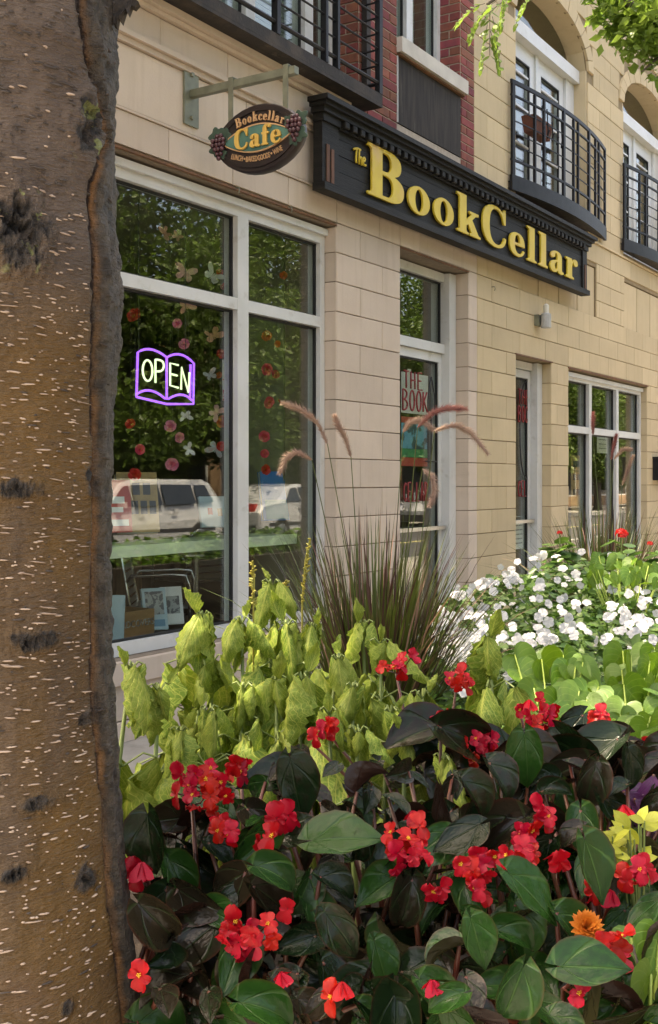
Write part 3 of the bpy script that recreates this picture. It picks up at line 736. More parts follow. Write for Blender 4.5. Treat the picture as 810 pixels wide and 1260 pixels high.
for c in 'Bookcellar':
    w = GL[c][0]*.042; t = (xs0+w/2)
    on_sign(glyph(c, .042, .050, .008, M['cafecopper']), 'letter', xs0, .092-1.5*t*t, .036, rot=-2.2*t); xs0 += w+.006
pos = -.176
for wd in ('LUNCH','•','BAKED','GOODS','•','WINE'):
    w = {'LUNCH':.077,'•':.010,'BAKED':.075,'GOODS':.077,'WINE':.058}[wd]; t = pos+w/2
    me_ = plain_text(wd, .042, M['cafecopper'], 'lettering', .006); xs_ = [v.co.x for v in me_.vertices]; kx = w/(max(xs_)-min(xs_))
    for v in me_.vertices: v.co.x *= kx
    on_sign(me_, 'lettering', t, -.122+1.25*t*t, .034, rot=2.2*t); pos += w+.007
def grape_cluster(sx):
    c = MB(); r = random.Random(3)
    base = MB()
    for row in range(6):
        k = [2,4,4,3,2,1][row]
        for j in range(k):
            c_ = Vector((BX,YC,ZC)) + SX_*(sx*.248+(j-(k-1)/2)*.024+r.uniform(-.003,.003)) + SY_*(.058+.012*sx-row*.024) + SZ_*(.045+.008*(k > 2))
            c.lathe([(.0001,-.0135),(.008,-.011),(.0135,-.002),(.0135,.003),(.008,.011),(.0001,.0135)], 8, c_, 'z')
    o = c.build('grape_cluster', M['grape'], cs, True)
    for (a, b, ang, s) in ((sx*.248+.025*sx, .055, .6, .075), (sx*.248-.035*sx, .05, 2.4, .06), (sx*.272, -.02, -.4, .07), (sx*.235, -.045, -1.2, .05)):
        lp = [(s*.62*math.cos(t)*(1+.22*math.cos(5*t)), s*.5*math.sin(t)*(1+.22*math.cos(5*t))) for t in [2*math.pi*i/30 for i in range(30)]]
        on_sign(fill_mesh([lp], .008, M['vineleaf'], 'vine_leaf', .002), 'vine_leaf', a, b, .034+.003*rnd.random(), rot=ang)
grape_cluster(-1); grape_cluster(1)

# ------------------------------------------------------------------ small wall fittings
sl = thing('wall_lamp', 'small grey cylindrical light fitting high on the cream wall', 'lamp', (10.03, 0, 2.78))
B('mount', M['bracket'], sl, (9.98,10.09,-.05,-.003,2.80,2.90,0))
M['greyplastic'] = mat('grey metal housing', (.42,.43,.42), .4, (.34,.35,.34), 20)
MB().lathe([(.045,2.775),(.048,2.785),(.048,2.905),(.03,2.915)], 12, (10.03,-.10,0)).build('housing', M['greyplastic'], sl, False)
MB().lathe([(.026,2.916),(.028,2.985),(.012,3.0)], 10, (10.03,-.10,0)).build('cap', mat('pale lens', (.62,.60,.52), .3), sl, False)
MB().lathe([(.02,2.79),(.022,2.89),(.01,2.9)], 8, (10.11,-.08,0)).build('conduit', M['greyplastic'], sl)
mb_ = thing('wall_mailbox', 'small black box mounted on the cream wall right of the window', 'mailbox', (13.86, 0, 1.4))
B('body', M['black'], mb_, (13.74,13.98,-.12,-.003,1.36,1.62,0)); B('lid', M['black'], mb_, (13.73,13.99,-.135,-.003,1.621,1.645,0)); B('slot', M['rubber'], mb_, (13.79,13.93,-.125,-.12,1.55,1.57,0))
for (px, py) in ((289, 231), (354, 255), (517, 245), (605, 353)):
    X, Z = wall(px, py)
    wc = thing('wall_hook', {289:'tiny metal hook below the cafe sign',354:'tiny metal hook above the right shop pane',517:'tiny metal hook below the B of the shop sign',605:'tiny metal hook left of the wall lamp'}[px], 'hook', (X,0,Z), 'metal hooks in the stone')
    MB().tube([(X,-.002,Z),(X,-.03,Z),(X,-.034,Z-.02),(X,-.028,Z-.035)], .004, 6).build('hook', M['bracket'], wc)
# flower box hanging on the bowed balcony
p = pt2(.30, 4.60, -.12)
fb = thing('flower_box', 'terracotta flower box hanging inside the bowed balcony rail', 'planter', (p.x, p.y, 4.55))
M['terra'] = mat('terracotta', (.16,.05,.028), .8, (.11,.04,.022), 10)
MB().add([(p.x-.2,p.y-.0,4.60),(p.x+.2,p.y-.0,4.60),(p.x+.2,p.y+.1,4.60),(p.x-.2,p.y+.1,4.60),(p.x-.22,p.y-.02,4.75),(p.x+.22,p.y-.02,4.75),(p.x+.22,p.y+.12,4.75),(p.x-.22,p.y+.12,4.75)],
         [(0,3,2,1),(0,1,5,4),(1,2,6,5),(2,3,7,6),(3,0,4,7),(4,5,6,7)]) if False else None
mb = MB(); mb.add([(p.x-.2,p.y-.0,4.60),(p.x+.2,p.y-.0,4.60),(p.x+.2,p.y+.1,4.60),(p.x-.2,p.y+.1,4.60),(p.x-.22,p.y-.02,4.75),(p.x+.22,p.y-.02,4.75),(p.x+.22,p.y+.12,4.75),(p.x-.22,p.y+.12,4.75)],
         [(0,3,2,1),(0,1,5,4),(1,2,6,5),(2,3,7,6),(3,0,4,7),(4,5,6,7)]); mb.build('box', M['terra'], fb)
mb = MB()
for i in range(5): mb.tube([(p.x-.25+.12*i,p.y-.1,4.80),(p.x-.25+.12*i,p.y-.11,4.60),(p.x-.22+.12*i,p.y-.09,4.54),(p.x-.19+.12*i,p.y-.1,4.62)], .006, 5)
mb.build('scroll_holder', M['black'], fb)
# ------------------------------------------------------------------ things in the shop window
def inside(px, py, Y):
    X, Z = wall(px, py, Y); return Vector((X, Y, Z))
M['ledge'] = mat('pale green shelf', (.62,.66,.54), .35, (.54,.58,.47), 5)
M['woodbrown'] = mat('brown wood', (.16,.085,.035), .5, (.10,.05,.022), 4, stretch=(10,10,.7))
sh = thing('display_shelf', 'long pale shelf across the shop window behind the glass', 'shelf', (4.6, .5, .05))
B('shelf_board', M['ledge'], sh, (3.1,6.44,.30,.66,.955,.985,0)); B('shelf_edge', M['ledge'], sh, (3.1,6.44,.28,.299,.925,.99,0))
for x in (3.2, 4.75, 6.3): B('bracket_post', M['woodbrown'], sh, (x-.02,x+.02,.55,.60,.05,.954,0))
pf = thing('window_platform', 'low wooden display platform inside the shop window', 'platform', (4.6,.6,.05))
B('deck', M['floorin'], pf, (3.0,6.45,.22,1.1,.36,.40,0)); B('skirt', M['woodbrown'], pf, (3.0,6.45,1.06,1.1,.051,.359,0))
dv = thing('slatted_divider', 'brown wooden divider of upright boards behind the window display', 'divider', (4.8,1.3,.05))
for i in range(14):
    x = 3.2+i*.24
    B('board', M['woodbrown'], dv, (x,x+.10+.06*(i%3==0),1.6+.06*(i%2),1.63+.06*(i%2),.052,.90,0))
B('rail', M['woodbrown'], dv, (3.15,6.5,1.70,1.73,.80,.87,0))
# books on the shelf and platform
def bookmat(name, c, c2, sc): return mat(name, c, .5, c2, sc, thr=(.45,.55))
def standing_book(label, px, py, Y, w, h, t, cover, lean, yaw, group, blocks=()):
    """a book standing face out: base at the given place, cover, page block, printed panels"""
    p = inside(px, py, Y)
    th = thing('book', label, 'book', (p.x, p.y, p.z), group, rz=yaw); th.rotation_euler = (lean, 0, yaw)
    MB().box(-w/2,w/2,0,.003,0,h).build('cover', cover, th, local=True); MB().box(-w/2+.004,w/2-.004,.0032,t,.004,h-.004).build('pages', M['paper'], th, local=True)
    MB().box(-w/2,w/2,t+.0002,t+.003,0,h).build('cover', cover, th, local=True)
    for (a, b, c_, d_, m) in blocks: MB().box(-w/2+a*w,-w/2+b*w,-.0012,-.0002,c_*h,d_*h).build('printed_panel', m, th, local=True)
    return th
M['paper'] = mat('paper', (.66,.64,.58), .8)
cR = mat('red print', (.42,.045,.03), .5); cO = mat('ochre print', (.34,.22,.07), .55, (.26,.16,.05), 12); cB = mat('blue print', (.10,.22,.32), .5); cLB = mat('pale blue print', (.34,.45,.50), .5); cG = mat('grey print', (.30,.31,.30), .5, (.10,.10,.11), 30, thr=(.48,.52)); cW = mat('white print', (.68,.68,.66), .5); cTeal = mat('teal print', (.02,.20,.24), .5); cBl = mat('bright blue print', (.02,.16,.42), .5); cD = mat('dark print', (.02,.02,.02), .6)
gp = 'books in the shop window'
standing_book('red book with white lettering beside the trunk on the window shelf', 143, 655, .42, .20, .30, .03, cR, R(-8), R(-25), gp, [(.15,.8,.55,.68,cW),(.2,.75,.38,.48,cW),(.3,.9,.12,.24,cW)])
ob = standing_book('tall ochre book with dark cutout letters on the window shelf', 172, 655, .40, .24, .36, .06, cO, R(-14), R(-35), gp, [(.12+.22*i,.28+.22*i,.30,.52,cD) for i in range(4)]+[(.12+.26*i,.30+.26*i,.62,.82,cD) for i in range(3)])
standing_book('white picture book with coloured spots on the window shelf', 272, 648, .40, .26, .20, .02, cLB, R(-16), R(-30), gp, [(.2,.32,.4,.62,cR),(.45,.57,.35,.6,cO),(.7,.85,.4,.7,cBl)])
standing_book('bright blue book behind the right window pane', 342, 640, .42, .22, .34, .03, cBl, R(-10), R(-25), gp, [(.1,.9,.02,.42,cTeal)])
standing_book('blue photo book standing low in the shop window', 193, 775, .42, .15, .25, .02, cLB, R(-14), R(-28), gp, [(.12,.88,.36,.92,cG),(.12,.88,.08,.24,cB)])
standing_book('pale photo book leaning beside the blue photo book', 214, 768, .45, .14, .23, .02, cW, R(-14), R(-28), gp, [(.15,.85,.28,.75,cG)])
standing_book('white book edge beside the trunk low in the window', 138, 790, .34, .12, .26, .02, cLB, R(-10), R(-60), gp)
hc = inside(166, 786, .40)
hb = thing('book_crate', 'brown wooden crate lettered hardcovers low in the shop window', 'crate', (hc.x, hc.y, .40))
M['kraft'] = mat('kraft wood', (.30,.17,.07), .7, (.24,.13,.05), 6, stretch=(1,1,8))
B('panel', M['kraft'], hb, (hc.x-.19,hc.x+.17,hc.y,hc.y+.015,.401,.60,0)); B('side', M['kraft'], hb, (hc.x-.19,hc.x-.175,hc.y+.0155,hc.y+.24,.401,.60,0), (hc.x+.155,hc.x+.17,hc.y+.0155,hc.y+.24,.401,.60,0), (hc.x-.175,hc.x+.155,hc.y+.225,hc.y+.24,.401,.60,0))
link('lettering', plain_text('HARDCOVERS', .055, cG, 'lettering'), hb, frame_m((hc.x-.01, hc.y-.002, .51), *WALLX))
for (px, py, w, d, m, lb) in ((205,783,.30,.2,cLB,'pale blue book lying flat on the platform'),(180,790,.26,.16,cR,'red book lying flat at the platform edge')):
    p = inside(px, py, .36)
    t = thing('book', lb, 'book', (p.x,.34,.40), gp)
    B('cover', m, t, (p.x-w/2,p.x+w/2,.26,.26+d,.401,.404,0), (p.x-w/2,p.x+w/2,.26,.26+d,.4242,.427,0)); B('pages', M['paper'], t, (p.x-w/2+.003,p.x+w/2-.003,.263,.257+d,.4042,.424,0))
# metal cafe chairs and a table
M['chrome'] = mat('polished aluminium', (.72,.72,.72), .22, metal=1)
M['slat'] = mat('aluminium slat', (.52,.50,.46), .35, (.42,.40,.37), 4, metal=.6)
def cafe_chair(x, y, rz, label):
    t = thing('cafe_chair', label, 'chair', (x, y, .05), 'metal cafe chairs in the shop', rz)
    w = .23
    for sx in (-1, 1):
        MB().tube([(sx*w,-.22,0),(sx*w,-.21,.60),(sx*w,-.19,.66),(sx*w,-.10,.67),(sx*w,.18,.66),(sx*w,.21,.62)], .012, 8).build('leg', M['chrome'], t, True, local=True)
        MB().tube([(sx*w*.92,.24,0),(sx*w*.92,.19,.45),(sx*w*.92,.25,.80),(sx*w*.80,.27,.86)], .012, 8).build('leg', M['chrome'], t, True, local=True)
    MB().tube([(-w*.8,.27,.86),(-w*.6,.272,.885),(w*.6,.272,.885),(w*.8,.27,.86)], .012, 8).build('top_tube', M['chrome'], t, True, local=True)
    for i in range(7): MB().box(-w*.9,w*.9,.196+i*.0085,.204+i*.0085,.46+i*.058,.50+i*.058).build('back_slat', M['slat'], t, local=True)
    for i in range(7): MB().box(-w*.95,w*.95,-.2+i*.058,-.155+i*.058,.44,.452).build('seat_slat', M['slat'], t, local=True)
    MB().box(-w,w,-.205,-.2015,.425,.438).box(-w,w,.20,.2035,.425,.438).build('seat_frame', M['chrome'], t, local=True)
cafe_chair(6.05, 1.15, R(35), 'aluminium slat back cafe chair behind the books in the window')
cafe_chair(7.75, 2.3, R(170), 'aluminium cafe chair on the far side of the round table')
tb = thing('cafe_table', 'small round metal cafe table inside the shop', 'table', (7.1, 1.7, .05))
MB().lathe([(.33,.71),(.34,.72),(.34,.735),(.33,.74)], 28, (0,0,0)).build('top', M['chrome'], tb, local=True); MB().lathe([(.03,.02),(.03,.709)], 12).build('column', M['chrome'], tb, local=True); MB().lathe([(.24,0),(.24,.012),(.04,.03)], 20).build('base', M['chrome'], tb, local=True)
# pendant lamp
lp = inside(143, 272, 2.2)
ld = thing('pendant_lamp', 'small glowing pendant lamp in the dark shop beside the trunk', 'lamp', (lp.x, lp.y, lp.z))
MB().tube([(lp.x,lp.y,3.12),(lp.x,lp.y,lp.z+.1)], .006, 6).build('cord', M['rubber'], ld)
MB().lathe([(.001,-.045),(.03,-.035),(.045,0),(.03,.035),(.001,.045)], 12, lp).build('bulb', mat('lit bulb', (.9,.7,.4), .5, emit=(1,.55,.2), estr=9), ld, True)
pld = bpy.data.lights.new('pendant_light', 'POINT'); pld.energy = 45; pld.color = (1,.72,.42); pld.shadow_soft_size = .05
plo = bpy.data.objects.new('pendant_light', pld); col.objects.link(plo); plo.parent = ld; plo.location = (0,0,-.08)
MB().lathe([(.10,.02),(.05,.07),(.015,.1)], 14, lp).build('shade', M['rubber'], ld)
# neon sign
M['neonP'] = mat('violet neon tube', (.3,.15,.6), .3, emit=(.20,.06,.75), estr=.55)
M['neonW'] = mat('pale neon tube', (.6,.7,.6), .3, emit=(.62,.85,.55), estr=.32)
YN = .27
a0 = inside(168, 492, YN); a1 = inside(240, 493, YN); top = inside(168, 430, YN)
ns = thing('neon_sign', 'violet neon sign in the shape of an open book reading OPEN', 'sign', (a0.x, YN, a0.z))
W_, H_ = a1.x-a0.x, top.z-a0.z
ex, ey = Vector((W_,0,0)), Vector((0,0,H_))
def nt(paths, m, name, w): return strokes(paths, w, ns, name, m, a0, ex, ey, 1, 8)
nt(['M 0 .06 L .02 .95 Q .22 1.15 .5 .93 Q .75 1.15 .98 .88 L .97 .02 L .5 -.03 L 0 .06','M .5 .93 L .5 .06','M .02 .13 Q .22 .32 .47 .08','M .53 .08 Q .78 .30 .95 .09','M .92 .85 L .91 .10'], M['neonP'], 'book_outline', .0070)
def letter_o(x, y, w, h): return [(x+w/2+w/2*math.cos(t*.3927), y+h/2+h/2*math.sin(t*.3927)) for t in range(17)]
for nm, ps in (('letter', [letter_o(.10,.40,.16,.42)]), ('letter', ['M .31 .38 L .31 .86','M .31 .85 Q .46 .88 .45 .74 Q .44 .60 .31 .62']), ('letter', ['M .70 .80 L .56 .82 L .56 .36 L .70 .33','M .56 .60 L .68 .58']), ('letter', ['M .75 .30 L .76 .76 L .88 .26 L .90 .68'])):
    nt(ps, M['neonW'], nm, .0062)
MB().tube([(a0.x+.05,YN+.03,a0.z+H_),(a0.x+.05,YN+.03,3.1)], .0025, 4).tube([(a1.x-.05,YN+.03,a0.z+H_),(a1.x-.05,YN+.03,3.1)], .0025, 4).build('hanging_wire', M['rubber'], ns)
# white notice hung behind the glass
q0 = inside(274, 493, .34); q1 = inside(300, 446, .34)
pn = thing('hanging_notice', 'pale banner with a red flower border hanging in the window', 'notice', (q0.x, .34, q0.z))
B('sheet', mat('pale fabric', (.50,.51,.48), .8, (.38,.40,.38), 10), pn, (q0.x,q1.x,.34,.343,q0.z,q1.z,0)); B('border', mat('rose print', (.40,.04,.06), .7, (.6,.5,.45), 60, thr=(.5,.55)), pn, (q0.x,q1.x,.336,.3395,q0.z,q0.z+.07,0)); B('seam', cR, pn, (q0.x,q1.x,.3385,.3397,(q0.z+q1.z)/2,(q0.z+q1.z)/2+.006,0))
MB().tube([((q0.x+q1.x)/2,.342,q1.z),((q0.x+q1.x)/2,.342,3.1)], .0025, 4).build('hanging_wire', M['rubber'], pn)
# paper butterflies and cloth flowers on threads
M['thread'] = mat('thread', (.05,.05,.05), .8)
def fl_mat(n, c, c2): return mat(n, c, .7, c2, 40, trans=.25)
FM = {'red': fl_mat('red cloth', (.70,.04,.03), (.5,.02,.02)), 'rose': fl_mat('rose cloth', (.80,.06,.14), (.6,.04,.10)), 'pink': fl_mat('pink cloth', (.85,.30,.42), (.75,.18,.32)), 'orange': fl_mat('orange red cloth', (.80,.16,.04), (.62,.10,.03)),
      'bpink': fl_mat('pink paper', (.90,.56,.52), (.78,.42,.40)), 'bwhite': fl_mat('pale paper', (.88,.88,.88), (.75,.70,.68)), 'borange': fl_mat('salmon paper', (.85,.42,.28), (.70,.32,.20)), 'bblue': fl_mat('pale blue paper', (.60,.80,.88), (.75,.5,.45))}
def cloth_flower_mesh(seed, m):
    r = random.Random(seed); mb = MB()
    for ring, (k, rad, tilt, sz) in enumerate(((6,.5,.35,.62),(5,.34,.8,.5),(4,.16,1.2,.38))):
        for j in range(k):
            a = 2*math.pi*j/k+ring*.5+r.uniform(-.15,.15); P = []
            for (t, w) in ((0,.12),(.5,.5),(.85,.48),(1,.2)):
                rr = t*sz; zz = math.sin(tilt)*rr+.1*t*t*r.uniform(-1,1)
                for s in (-1, 1):
                    P.append((math.cos(a)*rr*math.cos(tilt)-math.sin(a)*s*w*sz*.9, math.sin(a)*rr*math.cos(tilt)+math.cos(a)*s*w*sz*.9, zz))
            mb.add(P, [(0,1,3,2),(2,3,5,4),(4,5,7,6)])
    return mb.mesh('cloth_flower', m, True)
def butterfly_mesh(m):
    up = [(0,0),(.12,.35),(.45,.62),(.82,.66),(.95,.45),(.75,.15),(.4,-.02)]; lo = [(0,0),(.4,-.02),(.62,-.12),(.66,-.4),(.45,-.62),(.22,-.5),(.05,-.2)]
    mb = MB()
    for s in (-1, 1):
        for q in (up, lo):
            mb.add([(s*x, y, abs(x)*.55) for x, y in q], [tuple(range(len(q)))])
    mb.tube([(0,-.35,.0),(0,.38,.02)], [.03,.045], 5); return mb.mesh('paper_butterfly', m)
_fm = {k: cloth_flower_mesh(i, FM[k]) for i, k in enumerate(('red','rose','pink','orange'))}
_bm = {k: butterfly_mesh(FM[k]) for k in ('bpink','bwhite','borange','bblue')}
def place_name(px, py):
    col_ = 'right pane' if px > 318 else 'main pane'
    return col_
deco = [ # px, py, kind, size, label
 (203,287,'bpink',13,'pink paper butterfly hanging high in the top left pane'),(218,291,'bpink',9,'smaller pink paper butterfly beside another at the top pane'),(228,336,'bpink',18,'wide pink paper butterfly just above the window rail'),(261,340,'bwhite',18,'pale paper butterfly beside the mullion above the window rail'),
 (229,376,'borange',14,'salmon paper butterfly just under the window rail'),(262,413,'borange',17,'salmon paper butterfly with raised wings above the hanging banner'),(258,462,'bwhite',12,'pale paper butterfly left of the hanging banner'),(228,511,'bwhite',11,'pale paper butterfly right below the neon book'),(266,507,'bpink',14,'pink paper butterfly below the hanging banner'),
 (266,552,'bblue',15,'pale blue paper butterfly in mid window'),(232,553,'bwhite',11,'pale paper butterfly beside the magenta flowers'),
 (166,389,'red',17,'large red cloth flower beside the trunk under the rail'),(218,398,'pink',11,'single pink cloth flower above the neon book'),(227,424,'pink',13,'pink cloth flower touching the top of the neon book'),(285,402,'orange',8,'small orange cloth flower near the mullion under the rail'),(273,435,'red',11,'red cloth flower above the hanging banner'),(286,440,'orange',9,'orange cloth flower beside the mullion above the banner'),(270,462,'orange',8,'orange cloth flower touching the banner left edge'),
 (161,522,'red',12,'dark red cloth flower below the neon book near the trunk'),(210,525,'pink',14,'magenta cloth flower below the neon book middle'),(220,538,'pink',12,'pink cloth flower bud under the magenta flower'),(275,520,'orange',15,'large orange red cloth flower below the banner'),(286,532,'red',10,'red cloth flower beside the mullion below the banner'),(172,553,'rose',12,'rose cloth flower left of the magenta pair'),(212,571,'pink',15,'large magenta cloth flower above the reflected van'),(272,549,'red',11,'red cloth flower touching the blue butterfly'),(166,585,'red',15,'large red cloth flower lowest beside the trunk'),(287,573,'rose',10,'rose cloth flower lowest beside the mullion'),
 (270,335,'red',8,'red cloth flower behind the pale butterfly above the rail'),(276,353,'red',8,'small red cloth flower resting at the rail'),
 (349,339,'orange',9,'orange cloth flower in the top right pane'),(328,413,'orange',12,'orange cloth flower high in the lower right pane'),(341,423,'orange',8,'small orange cloth flower in the lower right pane'),(328,454,'rose',14,'crimson cloth flower upper middle of the right pane'),(340,460,'rose',10,'second crimson cloth flower beside the upper one in the right pane'),(330,495,'rose',14,'large crimson cloth flower in mid right pane'),(347,493,'red',8,'small red cloth flower in mid right pane'),(333,509,'rose',9,'small crimson cloth flower under the large one in the right pane'),(325,537,'rose',13,'crimson cloth flower at the mullion of the right pane'),(326,558,'rose',10,'crimson cloth flower below the others at the mullion'),(326,578,'red',12,'red cloth flower lowest in the right pane'),
 (196,300,'orange',0,''),
]
for (px, py, kd, s, lb) in deco:
    if not s: continue
    Y = rnd.uniform(.36, .6); p = inside(px, py, Y)
    dd = (CAM_D+Y)/(sT-(px-CX)/F*cT); sc = s*dd/F*(1.0 if kd[0] == 'b' and kd != 'blue' else .95)
    bf = kd in _bm
    t = thing('paper_butterfly' if bf else 'cloth_flower', lb, 'butterfly' if bf else 'flower', p, 'paper butterflies in the window' if bf else 'cloth flowers in the window')
    to = (CAMP-p).normalized(); zr = (to+Vector((rnd.uniform(-.5,.5),rnd.uniform(-.5,.5),rnd.uniform(-.2,.5)))).normalized()
    xr = zr.orthogonal().normalized(); mm = frame_m(p, xr, zr.cross(xr), zr) @ Matrix.Rotation(rnd.uniform(0,6.28), 4, 'Z') @ Matrix.Scale(sc*.85 if bf else sc*1.0, 4)
    link('wings' if bf else 'petals', (_bm if bf else _fm)[kd], t, mm)
    MB().tube([p+Vector((0,0,.005)), (p.x, p.y, 3.115)], .0008, 3, cap=False).build('thread', M['thread'], t)
# painted door lettering
M['redpaint'] = mat('dark red paint', (.26,.025,.025), .6)
LT = {'T':['M .0 1 L .6 .98','M .3 1 L .32 0'],'H':['M 0 1 L 0 0','M .5 1 L .52 0','M 0 .5 L .5 .5'],'E':['M .5 1 L 0 1 L 0 0 L .55 0','M 0 .52 L .4 .52'],'B':['M 0 1 L 0 0','M 0 1 Q .55 1 .5 .75 Q .45 .55 0 .52','M 0 .52 Q .62 .5 .58 .25 Q .5 0 0 0'],
      'O':[letter_o(0,0,.6,1)],'K':['M 0 1 L 0 0','M .5 1 L 0 .45','M .1 .55 L .58 0'],'C':['M .58 .85 Q .3 1.1 .08 .75 Q -.08 .3 .15 .1 Q .4 -.1 .6 .2'],'L':['M 0 1 L 0 0 L .5 .02'],'A':['M 0 0 L .28 1 L .56 0','M .1 .35 L .46 .35'],'R':['M 0 1 L 0 0','M 0 1 Q .55 1 .5 .75 Q .45 .55 0 .52','M .2 .52 L .55 0']}
def brush(parent, word, x0, x1, z, h, y, w, m=None):
    st = (x1-x0)/len(word)
    for i, c in enumerate(word):
        strokes(LT[c], w, parent, 'letter', m or M['redpaint'], (x0+i*st, y, z), Vector((st*1.1,0,0)), Vector((0,0,h)), 1, 5)
yd = .19
def dz(px, py, y=yd): return wall(px, py, y)
# door 1
a = dz(497, 478); b = dz(523, 478); brush(d1, 'THE', a[0], b[0], dz(505,478)[1], .135, yd, .007)
a = dz(496, 506); b = dz(529, 506); brush(d1, 'BOOK', a[0], b[0], dz(505,505)[1], .16, yd, .0075)
a = dz(497, 618); b = dz(528, 618); brush(d1, 'CELLAR', a[0], b[0], dz(505,617)[1], .15, yd, .0065)
M['outline'] = mat('dark outline paint', (.03,.03,.03), .6)
gx = dz(531, 560)[0]
strokes(['M 0 1 Q -.25 .62 0 .55 Q .25 .62 .0 1','M 0 .55 L 0 .1','M -.2 .08 L .2 .08'], .006, d1, 'wine_glass_drawing', M['outline'], (gx, yd, 1.45), Vector((.5,0,0)), Vector((0,0,.75)), 1, 5)
x0, z1 = dz(494, 457, .25); x1, z0 = dz(527, 511, .25)
po = thing('reflection_sheet', 'white sheet put in for the bright reflection in the nearer door', 'reflection', (x0,.25,z0)); B('sheet', cW, po, (x0,x1,.25,.252,z0,z1,0))  # white sheet stands in for a bright reflection in the door glass
B('sheet_tab', M['paper'], po, (x0+.1,x0+.16,.2485,.2497,z1-.03,z1+.03,0))
x0, z1 = dz(494, 512, .25); x1, z0 = dz(526, 574, .25)
po = thing('picture_panel', 'colourful blue and green picture panel inside the nearer door', 'poster', (x0,.25,z0)); B('sheet', mat('blue picture', (.08,.30,.42), .6, (.02,.06,.08), 9, thr=(.5,.56)), po, (x0,x1,.25,.252,z0+.14,z1-.05,0)); B('ground_band', mat('green picture', (.03,.28,.10), .6, (.02,.16,.06), 12), po, (x0,x1,.249,.252,z0+.07,z0+.138,0)); B('caption_band', cR, po, (x0,x1,.249,.252,z0,z0+.068,0), (x0,x1,.249,.252,z1-.048,z1,0))  # blue and green panel with red bands at top and bottom
# door 2
yd2 = .17
def dw(px, py): return wall(px, py, yd2)
brush(d2, 'THE', dw(638,497)[0], dw(652,497)[0], dw(640,497)[1], .14, yd2, .007); brush(d2, 'BOOK', dw(638,519)[0], dw(655,519)[0], dw(640,519)[1], .15, yd2, .007); brush(d2, 'CELLAR', dw(638,612)[0], dw(660,612)[0], dw(640,611)[1], .15, yd2, .006)
gx = dw(655,540)[0]; strokes(['M 0 1 Q -.25 .62 0 .55 Q .25 .62 .0 1','M 0 .55 L 0 .1','M -.2 .08 L .2 .08'], .007, d2, 'wine_glass_drawing', M['outline'], (gx, yd2, 1.75), Vector((.45,0,0)), Vector((0,0,.65)), 1, 5)
strokes(['M -.5 .5 Q -.5 1 0 1 Q .5 1 .5 .5 Q .5 0 0 0 Q -.5 0 -.5 .5'], .006, d2, 'oval_drawing', M['outline'], (dw(650,580)[0], yd2, dw(650,590)[1]), Vector((.40,0,0)), Vector((0,0,.95)), 1, 5)
x0, z1 = wall(640,640,.14); x1, z0 = wall(651,675,.14)
po = thing('paper_notice', 'white printed notice taped low inside the farther door', 'notice', (x0,.2,z0)); B('sheet', cW, po, (x0,x1,.195,.197,z0,z1,0))
for i in range(7): B('text_line', cG, po, (x0+.03,x1-.03,.1935,.1946,z0+.05+i*.042,z0+.062+i*.042,0))
x0, z1 = wall(642,462,.3); x1, z0 = wall(650,484,.3)
po = thing('paper_bookmark', 'pale leaf shaped paper sign hanging at the top of the farther door', 'sign', (x0,.3,z0)); MB().prism([(x0,z1),(x1,z1),(x1+.02,(z0+z1)/2),((x0+x1)/2,z0),(x0-.02,(z0+z1)/2)], .3,.303).build('sheet', mat('cream paper', (.6,.55,.35), .7), po)
# things in the far window
x0, z1 = wall(703,560,.35); x1, z0 = wall(722,660,.35)
po = thing('window_poster', 'tall ochre poster with dark slanted lettering in the far window', 'poster', (x0,.35,z0)); B('sheet', cO, po, (x0,x1,.35,.353,z0,z1,0))
for i, zz in enumerate((.86,.7,.52)): B('text_line', cD, po, (x0+.06,x1-.06,.347,.3497,z0+zz*(z1-z0),z0+(zz+.07)*(z1-z0),0))
for (px0,py0,px1,py1,lb) in ((717,537,725,558,'small pale notice at the left mullion of the far window'),(735,535,748,558,'white sheet notice in the middle pane of the far window')):
    x0, z1 = wall(px0,py0,.3); x1, z0 = wall(px1,py1,.3)
    po = thing('window_notice', lb, 'notice', (x0,.3,z0), 'notices in the far window'); B('sheet', cW, po, (x0,x1,.3,.302,z0,z1,0))
    for i in range(4): B('text_line', cG, po, (x0+.05,x1-.05,.2985,.2997,z0+.05+i*.05,z0+.06+i*.05,0))
x0, z1 = wall(768,530,.3); x1, z0 = wall(777,552,.3)
po = thing('window_sign', 'small bright blue sign in the right pane of the far window', 'sign', (x0,.3,z0)); B('sheet', cBl, po, (x0,x1,.3,.303,z0,z1,0)); B('text_line', cW, po, (x0+.04,x1-.04,.2985,.2997,(z0+z1)/2-.03,(z0+z1)/2+.01,0))
